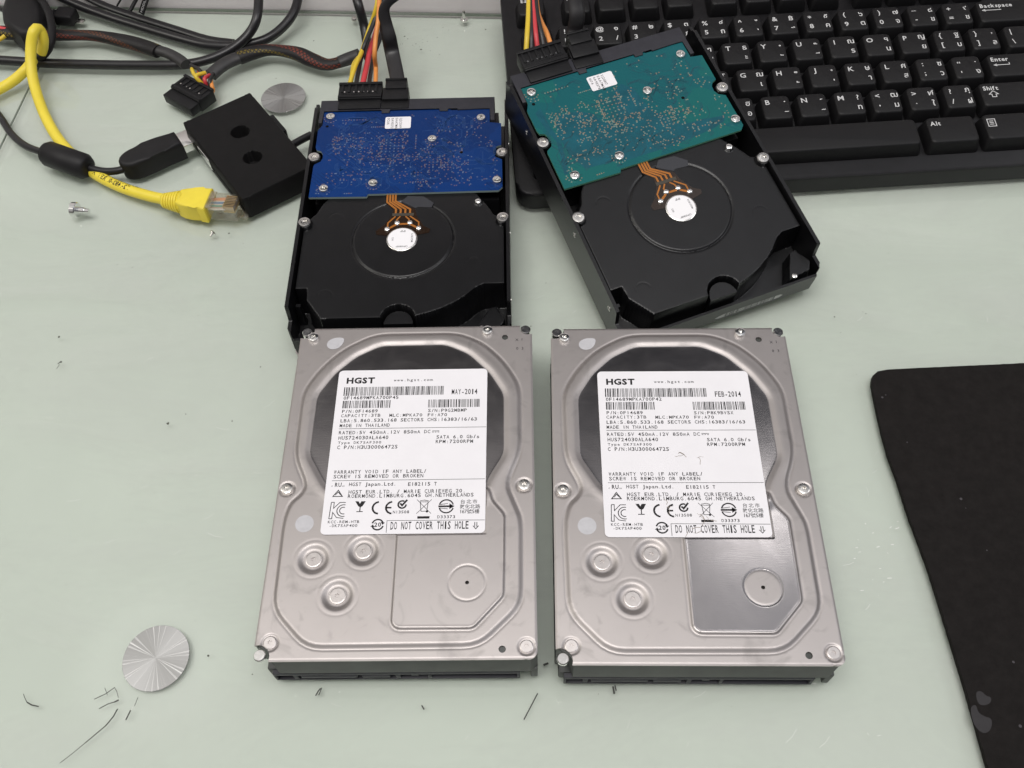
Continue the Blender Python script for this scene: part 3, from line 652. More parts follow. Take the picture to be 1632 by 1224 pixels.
def vias(kind):
    r = random.Random(21 if kind == 'blue' else 22); P = []
    def cluster(cx, cy, sx, sy, n):
        for _ in range(n): P.append((round((cx + r.uniform(-sx, sx)) / .8) * .8 + r.uniform(-.15, .15), round((cy + r.uniform(-sy, sy)) / .8) * .8 + r.uniform(-.15, .15)))
    def arr(x0, y0, nx, ny, d, p=1.):
        for i in range(nx):
            for j in range(ny):
                if r.random() < p: P.append((x0 + i * d, y0 - j * d))
    def row(x, y, n, dx, dy=0):
        for i in range(n): P.append((x + i * dx, y + i * dy))
    cluster(-37, 41, 2.2, 6, 34); cluster(-31, 45, 2, 5, 14); cluster(-26, 42, 3.5, 4.5, 20); cluster(-22, 37, 4, 3, 24); cluster(-8, 47, 6, 3, 22)
    arr(-13.6, 44, 6, 5, 2.1, .95); cluster(-14, 40, 1.4, 8, 26); cluster(-2, 44, 1.2, 7, 24); cluster(-4, 31, 9, 2.4, 46); cluster(-12, 28, 6, 3, 22)
    arr(11, 29, 6, 5, 1.9, .85); row(3.5, 47, 9, 0, -1.2); cluster(18, 27, 2, 5, 14); cluster(27, 25, 5, 2.4, 16); cluster(33, 50, 4, 5, 18); cluster(-38, 57, 6, .8, 4)
    row(-35.5, 59.7, 9, 1.5); row(-20, 54, 8, 1.0); cluster(-36, 17, 5, 4, 20); cluster(-27, 19, 5, 3, 16); cluster(30, 13, 10, 3, 26); cluster(12, 11, 6, 2, 16); row(2, 13.5, 6, 1.3)
    cluster(43, 22, 2, 8, 14); cluster(40, 41, 4, 5, 14); cluster(24, 38, 4, 4, 16); cluster(8, 36, 4, 4, 16); cluster(20, 48, 6, 6, 14); cluster(-43, 11, 3, 4, 8); cluster(0, 22, 30, 10, 90); cluster(0, 60, 36, 3, 18); cluster(-26, 40, 14, 10, 60); cluster(14, 24, 20, 8, 60); cluster(-24, 30, 8, 4, 20)
    if kind == 'green': cluster(-10, 36, 24, 12, 60)
    row(-44.6, 6.6, 3, 1.2); row(-30, 6.8, 4, 1.1)
    for x, y in PSCREW:
        if r.random() < .7: P.extend([(x + 3.4 * math.cos(a), y + 3.4 * math.sin(a)) for a in [i * .45 + 3 for i in range(7)]])
    I = Ink(); I2 = Ink()
    for i, (x, y) in enumerate(P):
        if not (-45.5 < x < 46 and 6.6 < y < 64.5) or (-13.4 < x < .6 and 51.5 < y < 62.8): continue
        big = r.random() < .85; ro = .36 if big else .26; n = 8; J = I if r.random() < .62 else I2; b = len(J.v)
        J.v += circ(x, y, ro, n) + circ(x, y, ro * .48, n)
        for k_ in range(n): J.f.append([b + k_, b + (k_ + 1) % n, b + n + (k_ + 1) % n, b + n + k_])
    T = Ink()
    for _ in range(120):
        x, y = r.uniform(-43, 40), r.uniform(9, 60); p = [(x, y)]; a = r.choice((0, 90, 180, 270, 45, 135))
        for _ in range(r.randint(2, 4)):
            d = r.uniform(1.5, 6); x += d * math.cos(math.radians(a)); y += d * math.sin(math.radians(a)); x = max(-44, min(44, x)); y = max(8, min(61, y)); p.append((x, y)); a += r.choice((-45, 45))
        if not any(-14 < u < 1.5 and 51 < v < 63 for u, v in p):
            for q_ in range(r.choice((1, 1, 3, 4))): T.line([(u + q_ * .62, v + q_ * .3) for u, v in p], .26)
    return I, I2, T

def make_rear_drive(mw, label, kind, sticker_lines, edge):
    root = thing('hard_drive', label, 'hard drive', mw, 'hard drives lying circuit side up')
    link('chassis', CHR, root)
    b = B(); b.prism(rrect(-50.4, 50.4, -72.9, 73.2, 2.5)[::-1], .0, 1.15); b.build('top_cover', mat('cover_edge', (.62, .58, .56), .4, 1.), root)
    if kind == 'blue': pm = pcb_material('blue_board', (.001, .030, .150), (.001, .019, .10), (.001, .015, .075), .55)
    else: pm = pcb_material('green_board', (.008, .112, .110), (.006, .082, .112), (.006, .075, .10), .5)
    b = B(); b.prism(PCB[::-1] if False else PCB, 23.7, 24.9); bmesh.ops.recalc_face_normals(b.bm, faces=b.bm.faces)
    for f in b.bm.faces:
        f.normal_update(); f.material_index = 0 if f.normal.z > .5 else 1
    pc = b.build('circuit_board', [pm, edge], root, sharp=20)
    I, I2, T = vias(kind)
    if kind == 'green':
        Z_ = Ink()
        Z_.poly([(-38, 22), (-34, 12), (-20, 11), (-14, 9.5), (8, 9.5), (22, 10.5), (34, 12), (40, 14), (42, 17), (30, 18.5), (22, 19), (16, 22), (15, 27), (10, 31), (8, 38), (6.5, 47), (2, 52), (-3, 50), (-4.5, 44), (-6, 38), (-9, 31), (-16, 34), (-18, 40), (-24, 44), (-33, 45), (-37, 42), (-39, 34)])
        Z_.poly([(-44.5, 50), (-41, 52), (-40.5, 40), (-38.8, 30), (-41, 18), (-42.5, 12), (-44.5, 12), (-42.6, 22), (-41, 31), (-43, 38)])
        Z_.build('copper_pour', mat('buried_copper', (.005, .082, .112), .38, var=.2, vscale=120, spec=.3), 24.906, pc)
    T.build('trace', mat('trace_' + kind, (.002, .042, .17) if kind == 'blue' else (.004, .062, .085), .35), 24.915, pc)
    I.build('solder_points', mat('via_copper_' + kind, (.22, .14, .14) if kind == 'blue' else (.34, .24, .16), .4, .2), 24.93, pc)['kind'] = 'stuff'
    I2.build('solder_points', mat('via_pale_' + kind, (.16, .20, .28) if kind == 'blue' else (.26, .30, .24), .4), 24.93, pc)['kind'] = 'stuff'
    for hx, hy in ((27, 33.6), (-43.2, 55.4)): b = B(); b.flat(circ(hx, hy, .85, 12), 24.94); b.build('board_hole', darkhole, pc, sharp=None)
    for i, (x, y) in enumerate(PSCREW): put(SCREWP, 'screw', root, x, y, 24.9, .5 * i)
    for x, y in INS: put(INSERT, 'threaded_insert', root, x, y, 25.2)
    b = B(); b.lathe([(1.5, 24.2), (1.5, 25.0), (1.0, 25.3), (.01, 25.3)], 14, Matrix.Translation((35.7, -.3, 0))); b.build('pin', steel2, root)
    # side screw holes
    for sx in (-1, 1):
        for y in (45, -16.6, -57.5):
            b = B(); b.lathe([(.01, 0), (1.4, 0), (1.4, .25), (.9, .25), (.9, .05), (.01, .05)], 14, Matrix.Translation((sx * 50.75, y, 19)) @ Matrix.Rotation(sx * math.pi / 2, 4, 'Y'), cap=False); b.build('side_thread', steel, root)
    b = B(); b.lathe([(1.2, 21.0), (1.2, 21.6), (.6, 21.8), (.01, 21.8)], 12, Matrix.Translation((37.2, -70.6, -5.5))); b.build('pin', steel, root)
    # sata connector strip
    b = B(); b.prism([(-48.0, 57.5), (-46.0, 57.5), (-46.0, 66.6), (-15.4, 66.6), (-15.4, 64.2), (-11.2, 64.2), (-11.2, 66.8), (15.0, 66.6), (15.0, 64.6), (19.4, 64.6), (19.4, 66.4), (24.5, 66.4), (24.5, 65.0), (38.6, 65.6), (41.6, 65.6), (41.6, 56.6), (43.9, 56.6), (43.9, 74.4), (-48.0, 74.9)][::-1], 17.4, 25.5, bev=.3)
    bmesh.ops.recalc_face_normals(b.bm, faces=b.bm.faces); b.build('sata_connector', greypl, root)
    # small white board sticker
    b = B(); b.prism(rrect(-13.1, .3, 52.4, 61.2, .9), 24.96, 25.04); st = b.build('board_sticker', paper, root, sharp=20)
    I = Ink()
    for i, t in enumerate(sticker_lines): I.prop(t, -3.8 - 2.15 * i - 1.2, 60.3, 1.25, False, None, -math.pi / 2, .22)
    I.build('printing', inkm, 25.06, st)
    # motor flex cable
    zf = 23.98
    I = Ink(); I.poly([(-9.8, 7.0), (-5.0, 6.6), (-4.2, 2.0), (5.2, -4.0), (6.0, -8.2), (9.5, -14.8), (13, -17.2), (12.2, -19.4), (6.0, -20.8), (-6.4, -20.8), (-12.6, -20.0), (-13.2, -17.6), (-9.5, -14.0), (-6.2, -8.6), (-5.6, -3.8), (-9.4, .6)])
    fl = I.build('flex_cable', polyimide, zf, root)
    I = Ink()
    for i in range(4):
        x0 = -8.9 + i * 1.35; I.line([(x0, 7.0), (x0 + .1, 1.2 + i * .2), (-4.2 + i * 2.3, -3.6 - .1 * i), (-4.2 + i * 2.3, -6.4)], .92)
    for pts in ([(-4.2, -8.4), (-7.6, -12.6), (-7.7, -16.5)], [(-1.9, -8.4), (-3.4, -10.6), (-3.3, -12.6)], [(.6, -8.4), (2.4, -10.4), (2.7, -12.8)], [(2.8, -8.4), (7.2, -12.4), (7.3, -16.4)]): I.line(pts, .7)
    I.line([(-7.6, -16.6), (-3.2, -13.4), (2.8, -13.4), (7.2, -16.4)], 1.1)
    I.build('copper_track', copper, zf + .03, fl)
    I = Ink(); I.rect(-5.8, 4.6, -8.2, -6.4); I.build('cross_strip', mat('dark_band', (.05, .042, .03), .5), zf + .06, fl)
    for x, y in ((-7.7, -16.7), (-3.1, -12.9), (3.0, -12.9), (7.4, -16.5)):
        b = B(); b.lathe([(1.35, zf), (1.25, zf + .6), (.8, zf + .95), (.01, zf + 1.05)], 14, Matrix.Translation((x, y, 0)), cap=False); b.build('solder_dot', steel2, fl)
    b = B(); b.prism([(1, 5), (9, 4.4), (14, 0), (13, -3), (6.5, -2.4), (5.2, -3.2), (-2, 1.4)][::-1], 23.86, 23.94); bmesh.ops.recalc_face_normals(b.bm, faces=b.bm.faces); b.build('foam_pad', mat('charcoal_pad', (.035, .036, .042), .35), root, sharp=None)
    b = B(); b.lathe([(7.3, 23.4), (7.3, 24.3), (7.0, 24.5), (.01, 24.5)], 36, Matrix.Translation((-.3, -23.4, 0))); hb = b.build('motor_hub', steel, root)
    b = B(); b.flat(circ(-.3, -23.4, 6.7, 36), 24.56); hs = b.build('hub_sticker', mat('hub_white', (.86, .85, .87), .4), root, sharp=None)
    I = Ink(); I.prop('1P1P', 1.2, -18.6, 1.15, False, None, math.pi); I.prop('OP10818P', 2.6, -28.2, .95, False, None, math.pi); I.prop('MG1CRP3', 4.5, -25.6, .9, False, None, math.pi / 2); I.prop('226', -4.6, -22.4, .9, False, None, -math.pi / 2)
    I.build('printing', inkgrey, 24.59, hs)
    if kind == 'green':   # white barcode strips on the front face
        I = Ink()
        for x0, x1 in ((-2.5, 33), (-46, -26)):
            I = Ink(); I.poly([(x0, 4.6), (x0 + 2, 3.4), (x0 + 5, 3.4), (x0 + 5, 6.8), (x0 + 2, 6.0)]); I.bars(x0 + 5.2, x1 - 4.6, 3.4, 6.8, .3, int(x1)); I.poly([(x1 - 4.4, 3.4), (x1 - 1.5, 3.7), (x1, 5.1), (x1 - 1.5, 6.5), (x1 - 4.4, 6.8)]); I.build('barcode', whiteink, 0, root, fn=lambda x, y: Vector((x, -73.56, y)))
        pass
    return root
MRL = Matrix.Translation((-9.889, 149.673, 0)) @ R2(.0103)
MRR = Matrix.Translation((112.39, 159.2, 15.4)) @ R2(.3653) @ Matrix.Rotation(.1899, 4, 'X') @ Matrix.Rotation(-.0334, 4, 'Y')
make_rear_drive(MRL, 'black hard drive lying upside down with a dark blue circuit board', 'blue', ['SJ2C0VP', 'EAA7MAB', '0A90372', '0C6A'], mat('pale_board_edge', (.28, .36, .34), .5))
make_rear_drive(MRR, 'black hard drive propped askew on the keyboard with a teal green circuit board', 'green', ['SJ20B17', 'EAA7MA8', '0A90378', '017A'], mat('green_board_edge', (.16, .42, .27), .5))

# ------------------------------------------------------------------ power and data leads
def power_plug(root, M):
    """crimped 15 pin power plug, mouth towards -y, wires leaving at +y"""
    b = B(); b.box(-11.2, 11.2, 0, 8.5, .8, 6.2, bev=.3, M=M); b.box(-11.6, 11.6, 6.5, 18, 0, 7.4, bev=.4, M=M); b.box(-11.5, 11.5, 7.2, 8.8, 7.2, 7.9, bev=.2, M=M); b.box(-11.6, 11.6, 16.8, 18.6, 6.6, 8.3, bev=.25, M=M)
    for i in range(6): b.box(-10.2 + i * 3.6, -8.9 + i * 3.6, 11, 16.9, 7.2, 7.9, bev=.15, M=M)
    for i in range(15): b.box(-10.0 + i * 1.38, -9.4 + i * 1.38, 9.6, 10.7, 7.2, 7.6, M=M)
    p = b.build('plug', blackpl, root)
    b = B()
    for i in range(7): b.box(-8.6 + i * 2.5, -7.9 + i * 2.5, 11.2, 12.0, 7.35, 7.55, M=M)
    b.build('contact', steel2, p)
    return p
def data_plug(root, M):
    b = B(); b.box(-7.4, 7.4, 0, 7.5, 0, 6.0, bev=.4, M=M); b.box(-6.9, 6.9, 5.4, 14.5, .6, 7.6, bev=.5, M=M); b.box(-5.6, 5.8, 13, 20, 1.0, 8.4, bev=.6, M=M); b.box(-5.7, 5.9, 19.2, 20.6, .8, 8.9, bev=.3, M=M); b.box(-7.4, -5.6, 7.4, 12, 1.2, 5.6, bev=.3, M=M)
    return b.build('plug', blackpl, root)
def braid_mat():
    m = bpy.data.materials.new('braided_sleeve'); m.use_nodes = True; n = m.node_tree.nodes; l = m.node_tree.links; b = n['Principled BSDF']
    b.inputs['Roughness'].default_value = .5; b.inputs['Specular IOR Level'].default_value = .3
    uv = n.new('ShaderNodeUVMap'); s_ = n.new('ShaderNodeSeparateXYZ'); l.new(uv.outputs[0], s_.inputs[0])
    def mth(op, a, v, c=None):
        x = n.new('ShaderNodeMath'); x.operation = op
        l.new(a, x.inputs[0]) if not isinstance(a, (int, float)) else None
        if isinstance(v, (int, float)): x.inputs[1].default_value = v
        else: l.new(v, x.inputs[1])
        return x.outputs[0]
    U = mth('MULTIPLY', s_.outputs[0], .4); V = mth('MULTIPLY', s_.outputs[1], 9)
    d1 = mth('ABSOLUTE', mth('SUBTRACT', mth('FRACT', mth('ADD', U, V), 0), .5), 0); d2 = mth('ABSOLUTE', mth('SUBTRACT', mth('FRACT', mth('SUBTRACT', U, V), 0), .5), 0)
    mesh_ = mth('LESS_THAN', mth('MINIMUM', d1, d2), .15)
    st = mth('FRACT', mth('ADD', mth('MULTIPLY', s_.outputs[1], 1.0), mth('MULTIPLY', s_.outputs[0], .0075)), 0)
    rp_ = n.new('ShaderNodeValToRGB'); l.new(st, rp_.inputs[0]); rp_.color_ramp.interpolation = 'CONSTANT'
    for i, (p, c) in enumerate([(0, (.012, .011, .011)), (.18, (.13, .095, .015)), (.27, (.012, .011, .012)), (.42, (.15, .032, .02)), (.55, (.015, .013, .013)), (.68, (.11, .04, .02)), (.8, (.012, .011, .012))]):
        e = rp_.color_ramp.elements[i] if i < 2 else rp_.color_ramp.elements.new(p)
        e.position = p; e.color = (*c, 1)
    mxx = n.new('ShaderNodeMix'); mxx.data_type = 'RGBA'; l.new(mesh_, mxx.inputs[0]); l.new(rp_.outputs[0], mxx.inputs[6]); mxx.inputs[7].default_value = (.012, .011, .012, 1); l.new(mxx.outputs[2], b.inputs['Base Color'])
    bp = n.new('ShaderNodeBump'); bp.inputs['Strength'].default_value = .5; bp.inputs['Distance'].default_value = .0004; l.new(mesh_, bp.inputs['Height']); l.new(bp.outputs[0], b.inputs['Normal'])
    return m
braid = braid_mat()
def onD(M, x, y, z): return M @ Vector((x, y, z))
def wire(root, pts, r, m, name='wire'): b = B(); b.tube(pts, r, n=10, step=1.5); return b.build(name, m, root, sharp=60)

# daisy chained power lead: braided sleeve - spare plug - braided sleeve - plug on the blue board drive
t = thing('power_cable', 'braided power lead with a spare plug and a plug pushed onto the blue board drive', 'cable')
b = B(); b.tube(px((-25, 50, 5), (25, 53, 6), (90, 56, 6), (150, 57, 5), (200, 66, 5), (232, 75, 5), (252, 82, 6)), 4.1, 3.3, n=20, step=1.5, rfun=lambda k: 1 + .14 * math.sin(k * 9)); b.build('braided_sleeve', braid, t, sharp=60)
b = B(); b.tube(px((246, 79, 6), (265, 84, 6), (283, 93, 6), (296, 103, 6)), 3.4, 2.8, n=14, step=1.5); b.build('heat_shrink', shrink, t, sharp=60)
b = B(); b.tube(px((336, 120, 5), (352, 106, 6), (368, 97, 6), (386, 90, 6)), 4.2, 3.2, n=14, step=1.5); b.build('heat_shrink', shrink, t, sharp=60)
b = B(); b.tube(px((380, 92, 6), (400, 85, 6), (425, 80, 6), (450, 81, 6), (475, 86, 6), (498, 96, 5), (522, 103, 5), (545, 98, 6), (556, 94, 6)), 4.2, 3.4, n=20, step=1.5, rfun=lambda k: 1 + .13 * math.sin(k * 11 + 1)); b.build('braided_sleeve', braid, t, sharp=60)
b = B(); b.tube(px((541, 99, 7), (555, 93, 8), (572, 87, 10)), 3.9, 3.0, n=14, step=1.5); b.build('heat_shrink', shrink, t, sharp=60)
pa, pb = at(287, 119, 8), at(345, 150, 8); ang = math.atan2(pb.y - pa.y, pb.x - pa.x); pc_ = at(301, 155, 4)
MS = Matrix.Translation((pc_.x, pc_.y, 0)) @ R2(ang) @ Matrix.Translation((0, -8.5, .3)) @ Matrix.Rotation(.0, 4, 'X')
power_plug(t, MS)
for x0, m, pts in ((-3, yellowd, [(308, 116, 9), (306, 110, 8)]), (-2, redw, [(317, 112, 9), (310, 107, 8)]), (0, blackw, [(320, 114, 10), (304, 104, 8)]), (2, yellowd, [(312, 122, 11), (327, 116, 9)]), (4, redw, [(326, 126, 10), (334, 120, 7)]), (7, blackw, [(334, 130, 9), (340, 118, 7)]), (9, orangew, [(338, 138, 8), (336, 126, 6)])):
    wire(t, [MS @ Vector((x0, 16, 4.5)), MS @ Vector((x0, 19.5, 5.0))] + [at(*p) for p in pts], 1.15, m)
ML1 = MRL @ Matrix.Translation((-27.4, 67, 20.2))
power_plug(t, ML1)
def lw(x, m, pts, r=1.25): wire(t, [ML1 @ Vector((x, 15, 4.0)), ML1 @ Vector((x, 20, 4.6))] + [at(*p) for p in pts], r, m)
lw(-7, yellowd, [(566, 106, 28), (576, 84, 28), (588, 48, 30), (599, 15, 40), (603, -12, 46)]); lw(-6.2, yellowd, [(563, 105, 18), (571, 92, 12)], 1.2)
lw(-3.4, blackw, [(574, 100, 24), (581, 72, 30), (594, 40, 34), (607, 5, 40), (610, -12, 40)]); lw(.2, redw, [(585, 103, 24), (590, 80, 26), (598, 56, 24), (604, 30, 20), (606, 5, 20)], 1.6)
lw(3.6, blackw, [(593, 104, 20), (597, 84, 20), (606, 60, 22), (611, 30, 20), (612, 0, 20)]); lw(7.2, orangew, [(599, 108, 25), (597, 88, 34), (599, 60, 40), (603, 30, 46), (605, -12, 52)])

# flat data lead on the blue board drive
t = thing('data_cable', 'flat black data lead plugged into the blue board drive, twisting upward', 'cable')
MD1 = MRL @ Matrix.Translation((-8.6, 67, 20.0)); data_plug(t, MD1)
b = B(); P = [MD1 @ Vector((.1, 18, 5)), MD1 @ Vector((0, 24, 5.6))] + px((625, 85, 30), (620, 60, 38), (615, 38, 44), (612, 18, 50), (618, 4, 54), (636, -12, 58))
b.tube(P, 4.0, 1.3, n=14, step=1.2, rfun=lambda k: 1 - .35 * max(0, min(1, (k - .55) / .3)) + .1 * max(0, (k - .85) / .15)); b.build('ribbon', blackw, t, sharp=60)

# leads on the green board drive
t = thing('power_cable', 'power lead of loose coloured wires plugged into the green board drive', 'cable')
MP2 = MRR @ Matrix.Translation((-29.0, 67, 20.3)); power_plug(t, MP2)
for x, m, pts in ((-6.0, yellowd, [(840, 58, 60), (842, 28, 63), (843, -16, 66)]), (-3.2, blackw, [(847, 55, 60), (847, 25, 63), (847, -16, 66)]), (.1, redw, [(854, 55, 60), (851, 25, 63), (848, -16, 66)]), (3.4, blackw, [(862, 50, 60), (856, 22, 63), (852, -16, 66)]), (7.3, orangew, [(871, 52, 58), (864, 38, 57), (857, 18, 55), (853, -16, 52)])):
    wire(t, [MP2 @ Vector((x, 15, 4)), MP2 @ Vector((x, 19, 4.8))] + [at(*p) for p in pts], 1.3, m)
t = thing('data_cable', 'flat black data lead plugged into the green board drive over the keyboard', 'cable')
MD2 = MRR @ Matrix.Translation((-8.6, 67, 20.1)) @ R2(-.06); data_plug(t, MD2)
b = B(); b.tube([MD2 @ Vector((.1, 18, 5)), MD2 @ Vector((0, 23, 5.6))] + px((920, 28, 64), (918, 6, 69), (917, -25, 76)), 4.0, 1.3, n=14, step=1.2); b.build('ribbon', blackw, t, sharp=60)

# ------------------------------------------------------------------ keyboard
KS = 1.0092
MK = Matrix.Translation((48.3736, 242.2488, 30.3804)) @ R2(.0598) @ Matrix.Rotation(.1442, 4, 'X')
kb = thing('keyboard', 'black keyboard with white Latin and Thai letters under the propped drive', 'keyboard', MK)
caseM = mat('keyboard_case', (.0075, .0072, .0083), .42, var=.25, vscale=160, bump=.12, bscale=2500, spec=.28)
keyM = mat('keycap', (.0065, .0063, .007), .48, var=.15, vscale=500, bump=.12, bscale=3500, spec=.28)
b = B(); b.prism(rrect(-8.5, 306, -78.6, 76, 9, 6), -19.0, -7.6, bev=1.6, seg=3); b.build('case', caseM, kb)
for fx in (20, 280): b = B(); b.box(fx - 8, fx + 8, 64, 70, -42, -20.4, bev=1); b.build('foot', caseM, kb)
KM = {}
def keymesh(wd, dp):
    k_ = (round(wd, 2), round(dp, 2))
    if k_ not in KM:
        b = B(); rings = []
        for ins, z, r_ in ((0, -7.6, 2.0), (.1, -6.4, 2.0), (1.35, -.9, 2.2), (1.7, -.3, 2.2), (2.4, 0, 2.0)):
            rings.append([b.bm.verts.new((x, y + (.5 if z > -1 else 0), z)) for x, y in rrect(-wd / 2 + ins, wd / 2 - ins, -dp / 2 + ins, dp / 2 - ins * .8, r_)])
        for a, c in zip(rings, rings[1:]):
            n = len(a)
            for i in range(n): b._f([a[i], a[(i + 1) % n], c[(i + 1) % n], c[i]])
        b._f(rings[-1]); o = b.build('key', keyM, sharp=50); KM[k_] = o.data; bpy.data.objects.remove(o)
    return KM[k_]
def key(ux, y, uw=1., leg=(), dp=17.8, word=None):
    wd = uw * 19.05 * KS - 1.5; cx = (ux + uw / 2) * 19.05 * KS
    o = link('key', keymesh(wd, dp), kb); o.location = (cx * S, y * S, 0)
    I = Ink(); xl, xr, yt, yb = -wd / 2 + 4.6, wd / 2 - 4.2, 4.0, -2.6
    if leg:
        for ch, x, yy, h in zip(leg, (xl, xr, xl, xr), (yt, yt, yb, yb), (2.9, 3.0, 2.9, 3.0)):
            if ch != ' ':
                thai = 0xE00 < ord(ch) < 0xE7F; I.glyph(ch, x, yy, h * (1.05 if thai else 1), 1.0 if thai else 1.1, 'm', 2)
    if word:
        I.prop(word, -wd / 2 + 2.9, 4.6, 2.5, True)
        if word == 'Backspace': I.line([(-wd / 2 + 4.0, 1.4), (-wd / 2 + 14, 1.4)], .4); I.poly([(-wd / 2 + 3.2, 1.4), (-wd / 2 + 5.2, 2.3), (-wd / 2 + 5.2, .5)])
        if word == 'Enter': I.line([(-wd / 2 + 4.0, .8), (-wd / 2 + 12, .8), (-wd / 2 + 12, 2.2)], .4); I.poly([(-wd / 2 + 3.2, .8), (-wd / 2 + 5.2, 1.7), (-wd / 2 + 5.2, -.1)])
        if word == 'Shift': x = -wd / 2 + 7.6; I.line([(x, 2.8), (x + 2.4, .6), (x + 1.1, .6), (x + 1.1, -1.2), (x - 1.1, -1.2), (x - 1.1, .6), (x - 2.4, .6)], .4, True)
    if word == '':
        x = -wd / 2 + 5; I.line([(x - 2, 5.4), (x + 2, 5.4), (x + 2, .8), (x - 2, .8)], .4, True)
        for yy in (4.1, 3.1, 2.1): I.line([(x - 1.1, yy), (x + 1.1, yy)], .4)
    if I.v: I.build('key_legend', whiteink, .03, o)
YN, YA, YZ, YS, YF = 19.05 * KS, -19.05 * KS, -38.1 * KS, -59.4, 43.0
for i, lg in enumerate(['~ ` ', '! 1 ', '@๑2/', '#๒3-', '$๓4ภ', '%๔5ถ', '^ู6ุ', '&฿7ึ', '*๕8ค', '(๖9ต', ')๗0จ', '_๘-ข', '+๙=ช']): key(i, YN, 1, lg)
key(13, YN, 2, word='Backspace'); key(0, 0, 1.5, word='Tab')
for i, lg in enumerate(['Q   ', 'W   ', 'E   ', 'Rฑ พ', 'Tธ ะ', 'Yํ ั', 'U๊ ี', 'Iณ ร', 'Oฯ น', 'Pญ ย', '{ฐ[บ', '},]ล', '|ฅ\\ฃ']): key(1.5 + i, 0, 1 if i < 12 else 1.5, lg)
key(0, YA, 1.75, word='Caps')
for i, lg in enumerate(['A   ', 'S   ', 'D   ', 'Fโ ด', 'Gฌ เ', 'H็ ้', 'J๋ ่', 'Kษ า', 'Lศ ส', ':ซ;ว', '“.\'ง']): key(1.75 + i, YA, 1, lg)
key(12.75, YA, 2.25, word='Enter'); key(0, YZ, 2.25, word='Shift')
for i, lg in enumerate(['Z   ', 'X   ', 'C   ', 'Vฮ อ', 'Bฺ ิ', 'N์ ื', 'M? ท', '<ฒ,ม', '>ฬ.ใ', '?ฦ/ฝ']): key(2.25 + i, YZ, 1, lg)
key(12.25, YZ, 2.75, word='Shift')
key(0, YS, 1.4, word='Ctrl', dp=18.6); key(1.4, YS, 1.2, dp=18.6); key(2.6, YS, 1.4, word='Alt', dp=18.6); key(4.0, YS, 6.45, dp=18.6); key(10.52, YS, 1.5, word='Alt', dp=18.6); key(12.05, YS, 1.5, word='', dp=18.6); key(13.6, YS, 1.4, word='Ctrl', dp=18.6)
for i in range(13):
    x = (-.08, 1.25, 2.24, 3.23, 4.22, 5.5, 6.49, 7.48, 8.47, 9.75, 10.74, 11.73, 12.72)[i]
    key(x, YF, .95, word=('Esc' if i == 0 else 'F%d' % i), dp=16)

# ------------------------------------------------------------------ mouse mat
pts = [at(*p) for p in ((1632 + 240, 574), (1632, 583.5), (1560, 587), (1470, 591), (1412, 594), (1396, 597), (1388, 604), (1386.5, 616), (1392, 645), (1402, 690), (1413, 730), (1426, 765), (1447, 830), (1475, 905), (1500, 985), (1535, 1100), (1570, 1224), (1600, 1330), (1950, 1330))]
Q = []; r = random.Random(5)
for i, p in enumerate(pts):
    q = pts[(i + 1) % len(pts)]; n = max(1, int((q - p).length / 1.6)) if i < len(pts) - 3 else 1
    for k_ in range(n): v = p.lerp(q, k_ / n); Q.append((v.x + r.uniform(-.06, .06), v.y + r.uniform(-.06, .06)))
b = B(); b.prism(Q[::-1], 0.05, 2.6); bmesh.ops.recalc_face_normals(b.bm, faces=b.bm.faces)
padm = mat('black_cloth', (.013, .0115, .011),   .9, var=.2, vscale=220, bump=.4, bscale=4500, spec=.12)
mp_ = b.build('mouse_mat', padm, sharp=30); tag(mp_, 'black cloth mouse mat with a worn grey spot at the right edge of the desk', 'mouse mat')
I = Ink(); kk = lambda u, v: at(1360 + u / 1.842, 560 + v / 1.842, 2.6)
for poly in ([(358, 1000), (375, 996), (390, 1012), (405, 1015), (404, 1032), (385, 1040), (366, 1036)], [(342, 1045), (360, 1035), (366, 1060), (385, 1072), (408, 1078), (405, 1110), (385, 1124), (362, 1108), (350, 1085)]):
    I.poly([(kk(*p).x, kk(*p).y) for p in chaikin(poly, 2)])
I.build('worn_patch', mat('worn_cloth', (.022, .02, .022), .8, var=.5, vscale=500, col2=(.027, .0255, .0275)), 2.63, mp_)
I = Ink()
for u, v, s_ in ((85, 135, .5), (95, 128, .3), (158, 267, .3), (316, 433, .6), (392, 584, .3), (470, 912, .5), (490, 1100, .6), (330, 460, .2)):
    p = kk(u, v); I.poly(circ(p.x, p.y, s_, 7))
I.build('lint', mat('lint_grey', (.06, .055, .06), .9), 2.64, mp_)

